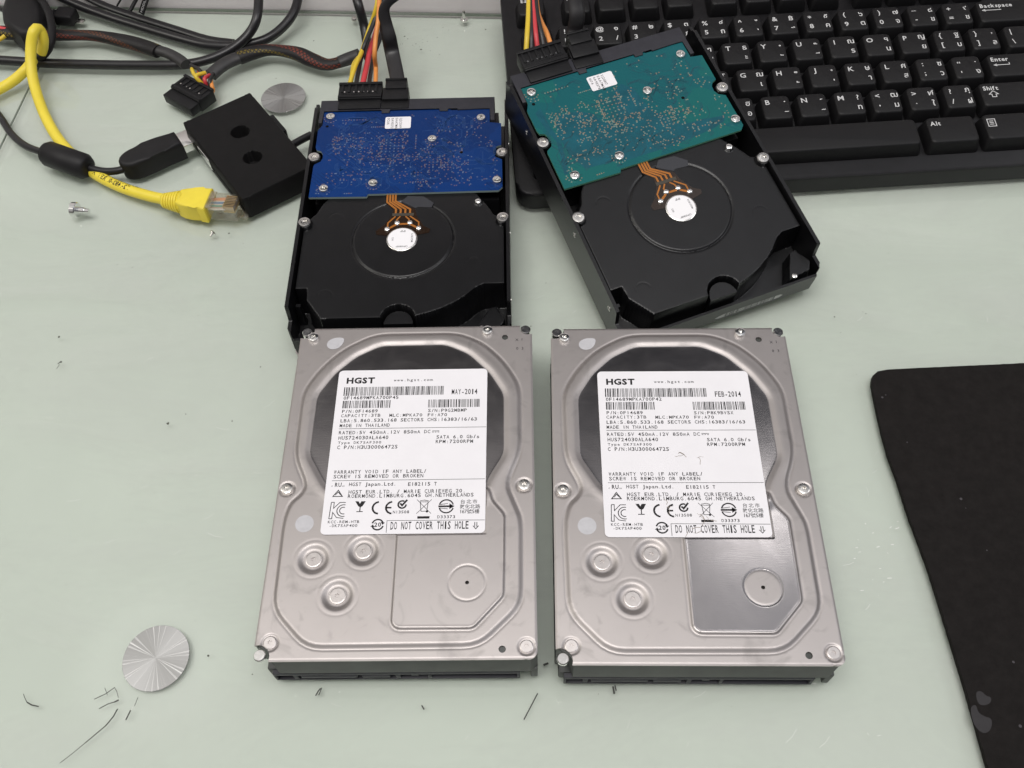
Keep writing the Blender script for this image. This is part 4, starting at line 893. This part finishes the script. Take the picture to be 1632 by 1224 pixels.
# ------------------------------------------------------------------ brushed metal discs
def disc_mat():
    m = bpy.data.materials.new('radial_brushed'); m.use_nodes = True; n = m.node_tree.nodes; l = m.node_tree.links; b = n['Principled BSDF']
    b.inputs['Metallic'].default_value = 1; b.inputs['Base Color'].default_value = (.39, .39, .385, 1); b.inputs['Roughness'].default_value = .2
    t = n.new('ShaderNodeTexCoord'); s_ = n.new('ShaderNodeSeparateXYZ'); l.new(t.outputs['Object'], s_.inputs[0])
    a = n.new('ShaderNodeMath'); a.operation = 'ARCTAN2'; l.new(s_.outputs[1], a.inputs[0]); l.new(s_.outputs[0], a.inputs[1])
    no_ = n.new('ShaderNodeTexNoise'); no_.noise_dimensions = '1D'; no_.inputs['Scale'].default_value = 26; no_.inputs['Detail'].default_value = 6; no_.inputs['Roughness'].default_value = .8; l.new(a.outputs[0], no_.inputs['W'])
    tw = n.new('ShaderNodeMath'); tw.operation = 'MULTIPLY'; tw.inputs[1].default_value = 2; l.new(a.outputs[0], tw.inputs[0])
    cx = n.new('ShaderNodeMath'); cx.operation = 'COSINE'; l.new(tw.outputs[0], cx.inputs[0]); sx = n.new('ShaderNodeMath'); sx.operation = 'SINE'; l.new(tw.outputs[0], sx.inputs[0])
    cb = n.new('ShaderNodeCombineXYZ'); l.new(cx.outputs[0], cb.inputs[0]); l.new(sx.outputs[0], cb.inputs[1])
    no_.noise_dimensions = '3D'; no_.inputs['Scale'].default_value = 4.5; no_.inputs['Detail'].default_value = 2.5; l.new(cb.outputs[0], no_.inputs['Vector'])
    tg = n.new('ShaderNodeTangent'); tg.direction_type = 'RADIAL'; tg.axis = 'Z'
    b.inputs['Anisotropic'].default_value = .5; l.new(tg.outputs[0], b.inputs['Tangent']); b.inputs['Roughness'].default_value = .22
    # turned finish: some wedges are polished, the rest are matt
    r3 = n.new('ShaderNodeValToRGB'); l.new(no_.outputs[0], r3.inputs[0])
    for i, (p, v) in enumerate([(0, .55), (.50, .55), (.575, .45), (.585, .04), (.63, .04), (.64, .45), (1, .5)]):
        e = r3.color_ramp.elements[i] if i < 2 else r3.color_ramp.elements.new(p)
        e.position = p; e.color = (v, v, v, 1)
    l.new(r3.outputs[0], b.inputs['Roughness'])
    return m
dm = disc_mat()
for lab, u, v in (('brushed metal disc with radial shine set in the glass at lower left', 248.5, 1048.5), ('brushed metal disc in the glass beside the black box with two holes', 451.5, 155.5)):
    p = at(u, v); b = B(); b.lathe([(12.75, 0.02), (12.75, .06), (12.7, .1), (.01, .1)], 64)
    o = b.build('metal_disc', dm, sharp=8); o.location = p * S; tag(o, lab, 'metal disc', 'metal discs of the glass top')

# ------------------------------------------------------------------ black box with its lead
A_, D_ = Vector((-136.6, 222.6, 0)), Vector((-94.6, 163.7, 0)); e1 = (D_ - A_).normalized(); ang = math.atan2(e1.y, e1.x)
MB = Matrix.Translation(A_) @ R2(ang)                         # x along the near left side, y across
bx = thing('adapter_box', 'small black box with two round holes beside the blue board drive', 'adapter box', MB)
X, Y = grid(.6, 0, 72.4, 0, 41.0)
Z = np.full(X.shape, 14.0)
for cx, cy in ((26, 22.0), (47.5, 18.5)):
    d = np.hypot(X - cx, Y - cy); Z -= 6.5 * SS((4.9 - d) / .9)
ed = np.minimum(np.minimum(X, 72.4 - X), np.minimum(Y, 41.0 - Y)); Z -= .8 * (1 - np.sqrt(np.clip(1 - (1 - np.clip(ed / .9, 0, 1)) ** 2, 0, 1)))
keep = np.ones((X.shape[0] - 1, X.shape[1] - 1), bool)
for cx, cy, sx_, sy_ in ((2.2, 2.2, -1, -1), (70.2, 2.2, 1, -1), (2.2, 38.8, -1, 1), (70.2, 38.8, 1, 1)):
    Xc = (X[:-1, :-1] + X[1:, 1:]) / 2; Yc = (Y[:-1, :-1] + Y[1:, 1:]) / 2
    keep &= ~(((Xc - cx) * sx_ > 0) & ((Yc - cy) * sy_ > 0) & (np.hypot(Xc - cx, Yc - cy) > 2.2))
boxm = mat('box_plastic', (.0068, .0064, .0066), .55, var=.2, vscale=200, bump=.35, bscale=2600, spec=.16)
me = hfield('casing', X, Y, Z, keep, .6, [boxm], [(2.2, 2.2, 2.2), (70.2, 2.2, 2.2), (2.2, 38.8, 2.2), (70.2, 38.8, 2.2)], sharp=45); link('casing', me, bx)
b = B(); b.box(2, 70, -.25, .2, 5.4, 6.0); b.build('seam', darkhole, bx)
cp = MB.inverted()
b = B(); b.box(17, 31, -.5, .3, 3.2, 9.8, bev=.2); b.build('port', steel2, bx)
b = B(); b.tube([MB.inverted() @ at(464, 232, 7), MB.inverted() @ at(482, 222, 6.5), MB.inverted() @ at(496, 215, 6)], 2.1, n=12); b.build('lead', cord, bx)
b = B(); b.box(20, 36, 40.8, 44, 2.5, 11, bev=.8); b.build('strain_relief', blackpl, bx)

us = thing('usb_cable', 'black lead with a ferrite lump plugged into the black two-hole box', 'cable')
m0, m1 = at(303, 222, 6.5), at(203, 264, 6.5); dv = (m0 - m1).normalized(); ang = math.atan2(dv.y, dv.x); MU = Matrix.Translation(m1) @ R2(ang)
Lp = (m0 - m1).length
b = B(); prof = [(0, 5.6), (2.5, 6.8), (8, 7.2), (16, 6.6), (Lp - 6, 6.2)]
outl = [(-1.8, 3.4), (-2.4, 0), (-1.8, -3.4)]
out = [(-3.4, 0), (-3.1, 1.8), (-2.1, 3.6), (-.4, 5.0), (2.0, 6.2), (5, 6.8), (12, 6.7), (20, 6.2), (Lp - 5.5, 6.2), (Lp - 5.5, -6.2), (20, -6.2), (12, -6.7), (5, -6.8), (2.0, -6.2), (-.4, -5.0), (-2.1, -3.6), (-3.1, -1.8)]
b.prism(out[::-1], -6, 4.8, bev=2.2, M=MU, seg=4); bmesh.ops.recalc_face_normals(b.bm, faces=b.bm.faces); b.build('plug', rubber, us)
b = B(); b.box(Lp - 5.6, Lp + 2.2, -6, 6, -2.6, 2.2, bev=.3, M=MU); b.build('plug_shell', steel2, us)
b = B(); b.tube(px((-30, 150, 3), (0, 186, 3), (18, 213, 3), (42, 233, 5), (75, 245, 7.5), (105, 256, 7.5), (140, 267, 6), (165, 273, 5), (188, 272, 5.4), (206, 266, 6)), 2.0, n=14, step=1.6); b.build('lead', cord, us, sharp=60)
f0, f1 = at(72, 243, 7.4), at(141, 267.5, 7.0); fd = (f1 - f0); q = Vector((0, 0, 1)).rotation_difference(fd.normalized()).to_matrix().to_4x4(); MF = Matrix.Translation(f0) @ q; lf = fd.length
b = B(); b.lathe([(2.4, 0), (4.6, .1), (5.8, .8), (6.0, 2.0), (6.9, 3.0), (6.9, lf - 3), (6.0, lf - 2), (5.7, lf - .8), (4.4, lf - .1), (2.4, lf)], 24, MF); b.build('ferrite', rubber, us, sharp=50)

# ------------------------------------------------------------------ yellow network lead
ye = thing('network_cable', 'yellow network lead with a clear plug lying against the black box', 'cable')
YP = px((60, 90, 8), (67, 84, 10), (69, 62, 19), (62, 46, 25), (54, 50, 26), (49.5, 74, 20), (50, 110, 12), (58, 147, 6), (72, 185, 4), (92, 220, 3.2), (118, 249, 3.0), (150, 276, 3.0), (190, 297, 3.2), (232, 311, 4), (268, 319, 5))
b = B(); b.tube(YP[1:], 2.95, n=16, step=1.5); b.build('jacket', yellow, ye, sharp=60)
b0, b1 = at(259, 319.5, 7), at(380, 330.5, 7); bd = (b1 - b0).normalized(); MY = Matrix.Translation(b0) @ R2(math.atan2(bd.y, bd.x)); Ly = (b1 - b0).length
b = B(); prof = [(3.1, 0)]
for i in range(6): prof += [(4.0 + i * .34, 1.0 + i * 1.5), (4.1 + i * .34, 1.9 + i * 1.5), (3.5 + i * .34, 2.2 + i * 1.5)]
b.lathe(prof + [(5.6, 10.6), (5.0, 11.5)], 24, MY @ Matrix.Rotation(math.pi / 2, 4, 'Y')); b.build('boot', yellow, ye, sharp=50)
b = B(); out = [(9.6, 4.6), (13, 6.0), (17, 6.6), (22, 6.5), (22.2, 7.3), (26, 7.5), (26, -7.5), (22.2, -7.3), (22, -6.5), (17, -6.6), (13, -6.0), (9.6, -4.6)]
b.prism(out[::-1], -5.4, 4.8, bev=1.0, M=MY, seg=3); bmesh.ops.recalc_face_normals(b.bm, faces=b.bm.faces)
b.build('boot', yellow, ye, sharp=50)
clear = bpy.data.materials.new('clear_plastic'); clear.use_nodes = True; n = clear.node_tree.nodes; l = clear.node_tree.links; n.remove(n['Principled BSDF'])
tr = n.new('ShaderNodeBsdfTransparent'); tr.inputs[0].default_value = (.93, .91, .84, 1); gl = n.new('ShaderNodeBsdfGlossy'); gl.inputs[1].default_value = .08; df = n.new('ShaderNodeBsdfDiffuse'); df.inputs[0].default_value = (.5, .48, .42, 1)
m1_ = n.new('ShaderNodeMixShader'); m1_.inputs[0].default_value = .10; l.new(tr.outputs[0], m1_.inputs[1]); l.new(df.outputs[0], m1_.inputs[2]); m2_ = n.new('ShaderNodeMixShader'); m2_.inputs[0].default_value = .14; l.new(m1_.outputs[0], m2_.inputs[1]); l.new(gl.outputs[0], m2_.inputs[2]); l.new(m2_.outputs[0], n['Material Output'].inputs[0])
b = B(); b.box(21.0, Ly + .5, -5.85, 5.85, -4.6, 3.6, bev=.4, M=MY); b.box(21.0, Ly - 12, -5.85, 5.85, 3.3, 4.4, bev=.3, M=MY); pg = b.build('clear_plug', clear, ye)
b = B(); b.box(Ly - 2.5, Ly + 4.2, -2.6, 2.6, -5.6, -4.5, bev=.3, M=MY); b.box(Ly + 1.6, Ly + 4.4, -3.2, 3.2, -5.9, -3.6, bev=.3, M=MY); b.build('latch', clear, pg)
pw = mat('pair_white', (.62, .6, .58), .5)
for i, m in enumerate((mat('pair_orange', (.7, .3, .12), .5), orangew, pw, mat('pair_blue', (.12, .25, .5), .5), pw, mat('pair_green', (.1, .35, .25), .5), mat('pair_brown', (.4, .28, .2), .5), pw)):
    y = 3.9 - i * 1.08; b = B(); b.tube([MY @ Vector((21, y * .7, .2)), MY @ Vector((29, y, .8)), MY @ Vector((Ly - 5.5, y, 1.6))], .56, n=8); b.build('core', m, pg)
    b = B(); b.box(Ly - 6.5, Ly - .6, y - .22, y + .22, -.5, 3.75, M=MY); b.build('contact', mat('gold_contact', (.62, .45, .22), .3, 1.), pg)
# printed writing wrapped round the jacket
C = spline(YP[1:], 1.0); AL = [0.]
for a, c in zip(C, C[1:]): AL.append(AL[-1] + (c - a).length)
def oncable(s_, th):
    s_ = max(0, min(AL[-1] - 1, s_)); i = max(j for j in range(len(AL)) if AL[j] <= s_); i = min(i, len(C) - 2); f = (s_ - AL[i]) / max(1e-6, AL[i + 1] - AL[i]); p = C[i].lerp(C[i + 1], f); tt = (C[i + 1] - C[i]).normalized()
    sd = tt.cross(Vector((0, 0, 1))).normalized(); nn = sd.cross(tt); return p + (sd * math.cos(th) + nn * math.sin(th)) * 3.02
tgt = at(207, 302, 5); send = min(range(len(C)), key=lambda i: (C[i] - tgt).length); s_end = AL[send]
I = Ink(); I.prop('72-1482-01 REV A', 0, 0, 2.6, True, 26.0); I.build('printing', inkm, 0, ye, fn=lambda x, y: oncable(s_end - x, math.radians(78) + y / 3.0))
I = Ink(); I.prop('0812 LOVTAN NOVA', 0, 0, 1.7, True, 22.0); I.build('printing', inkm, 0, ye, fn=lambda x, y: oncable(s_end + 4.5 - x, math.radians(134) + y / 3.0))
b = B(); b.tube(px((-20, 152, 3), (8, 137, 3.2), (26, 125, 5), (44, 108, 8), (52, 96, 8)), 2.95, n=16); o = b.build('network_cable', yellow, sharp=60); tag(o, 'yellow lead running off the left edge below the black plug', 'cable')

# ------------------------------------------------------------------ black cords behind
def cordthing(name, label, pts, r, m=cord, ry=None, cat='cable', rf=None):
    b = B(); b.tube(px(*pts), r, ry, n=16, step=2, rfun=rf); o = b.build(name, m, sharp=60); return tag(o, label, cat)
cordthing('black_cable', 'thick black cord running level across the back then turning up sharply', ((-30, 94, 3), (30, 98, 3), (80, 101, 3), (150, 103, 3), (220, 104, 3), (290, 103, 3), (335, 94, 4), (372, 76, 6), (398, 52, 10), (410, 25, 16), (413, -20, 22)), 2.75)
cordthing('black_cable', 'thick black cord sloping down from upper left then curving up in a wide bend', ((60, -25, 8), (110, 2, 6), (165, 24, 4), (220, 42, 3), (280, 60, 3), (330, 72, 3), (375, 73, 3), (420, 64, 4), (450, 44, 6), (470, 16, 10), (478, -20, 14)), 2.75)
cordthing('black_cable', 'flat black cord lying just behind the sloping thick cord', ((100, -25, 8), (160, 6, 5), (215, 26, 3), (275, 45, 3), (330, 62, 3), (372, 68, 3)), 2.6, ry=1.7)
cordthing('black_cable', 'black cord dropping behind the coloured wires of the blue board drive', ((562, -25, 26), (572, 10, 20), (580, 40, 10), (585, 70, 4), (587, 92, 3)), 2.8)
# black moulded lump with a cord ring
lp = thing('cord_bundle', 'black moulded plug wrapped by a loop of cord in the upper left corner', 'plug')
P_ = [at(*p) for p in ((18, 46, 0), (26, 20, 0), (42, -6, 0), (72, -6, 0), (86, 40, 0), (82, 66, 0), (68, 86, 0), (48, 86, 0), (30, 74, 0), (20, 62, 0))]
b = B(); b.prism([(p.x, p.y) for p in P_], 0, 15, bev=4.0, seg=3); bmesh.ops.recalc_face_normals(b.bm, faces=b.bm.faces); b.build('plug_body', rubber, lp)
b = B(); b.tube(px((52, -15, 18), (66, 0, 17), (78, 22, 16), (83, 48, 15), (80, 72, 12), (68, 89, 8), (56, 92, 6)), 2.3, n=12); b.build('cord_loop', rubber, lp, sharp=60)
b = B(); b.tube(px((-10, 10, 8), (10, 17, 10), (24, 22, 12), (34, 22, 13)), 1.7, n=10); b.build('cord_loop', cord, lp, sharp=60)
up = thing('usb_plug', 'small black plug with ribbed neck beside the cord loop at upper left', 'plug')
q0, q1 = at(82, 24, 4), at(120, 27, 4); MQ = Matrix.Translation(q0) @ R2(math.atan2(q1.y - q0.y, q1.x - q0.x)); Lq = (q1 - q0).length
b = B(); b.box(3.5, Lq, -5.2, 5.2, -3.9, 3.4, bev=1.4, M=MQ, seg=3); b.build('plug_body', rubber, up)
b = B(); b.lathe([(2.2, -3), (3.0, -2), (2.6, -1), (3.2, 0), (2.8, 1), (3.5, 2), (3.0, 3), (3.6, 4.2)], 16, MQ @ Matrix.Rotation(math.pi / 2, 4, 'Y')); b.build('neck', rubber, up)
b = B(); b.box(Lq - .2, Lq + 4.5, -1.8, 1.8, -3.6, -2.2, bev=.2, M=MQ); b.build('plug_shell', steel, up)
cordthing('thin_wire', 'thin red wire poking out at the left edge', ((-20, 42, 8), (2, 45, 9), (14, 48, 8)), 1.2, redw, cat='wire')
cordthing('thin_wire', 'thin yellow wire at the left edge below the red one', ((-20, 72, 4), (-2, 64, 6), (8, 57, 7)), 1.2, yellowd, cat='wire')
# three flat cable tags hanging at the rear edge
for lab, (u0, v0), (u1, v1), wd, txt in (('narrow black cable tag, leftmost of three at the rear edge', (205, -22), (186, 10), 7, 'CONN'), ('black cable tag, middle one of three at the rear edge', (228, -22), (206, 20), 9, 'MODLE'), ('wide black cable tag with pale letters, rightmost of three', (240, -24), (225, 22), 12, 'HDDLE')):
    z = 6.; p0, p1 = at(u0, v0, 16), at(u1, v1, 3); d = (p0 - p1).normalized(); side = d.cross(Vector((0, 0, 1))).normalized(); up_ = side.cross(d)
    w_ = wd / 3.05 / 1.0; ln = (p0 - p1).length
    MM = Matrix(((d.x, -side.x, up_.x, p1.x), (d.y, -side.y, up_.y, p1.y), (d.z, -side.z, up_.z, p1.z), (0, 0, 0, 1)))
    tg_ = thing('cable_tag', lab, 'cable tag', None, 'cable tags at the rear edge')
    b = B(); b.box(0, ln, -w_ / 2 * 1.25, w_ / 2 * 1.25, -.4, .4, bev=.15, M=MM); b.build('tag_strip', blackpl, tg_)
    I = Ink(); I.prop(txt, 1.0, 0, w_ * .5, False); I.build('printing', inkgrey if wd < 12 else mat('pale_ink', (.35, .35, .35), .6), .43, tg_, M=MM)

# ------------------------------------------------------------------ loose screws
p = at(115, 334, 3.4); q = at(148, 337, 3.4); d = (q - p).normalized()
MZ = Matrix.Translation(p) @ R2(math.atan2(d.y, d.x)) @ Matrix.Rotation(math.pi / 2, 4, 'Y')
b = B(); b.lathe([(3.2, 0), (4.0, .35), (4.0, 2.7), (3.6, 3.1), (1.7, 3.15), (1.7, 6.8), (1.55, 7.0), (1.2, 7.05), (1.2, 9.3), (1.1, 9.4)], 28, MZ)
o = b.build('shoulder_screw', mat('chrome', (.85, .85, .84), .09, 1.)); tag(o, 'shiny stepped thumb screw lying left of the black box', 'screw')
def tiny(u, v, lab, rot):
    p = at(u, v); t_ = Matrix.Translation((p.x, p.y, 1.15)) @ R2(rot) @ Matrix.Rotation(1.1, 4, 'Y')
    b = B(); b.lathe([(.2, -2.2), (.55, -1.9), (.6, -.1), (1.45, .1), (1.45, .5), (.9, .95), (.01, 1.0)], 14, t_); o = b.build('tiny_screw', steel); return tag(o, lab, 'screw')
tiny(340, 374, 'tiny screw lying below the clear network plug', .8)
p = at(565, 32, 0); b = B(); b.lathe([(1.9, 0.05), (1.9, 1.0), (1.5, 1.6), (.7, 1.7), (.6, 1.1), (.01, 1.1)], 18, Matrix.Translation(p)); o = b.build('flat_screw', steel); tag(o, 'flat round screw standing on its head near the rear edge behind the coloured wires', 'screw')
p = at(740, 33, 0); b = B(); b.lathe([(2.4, .05), (2.4, 1.2), (1.0, 1.3), (1.0, 6.5), (.7, 7)], 18, Matrix.Translation(p)); o = b.build('upright_screw', steel2); tag(o, 'small bright screw standing upright by the rear panel', 'screw')
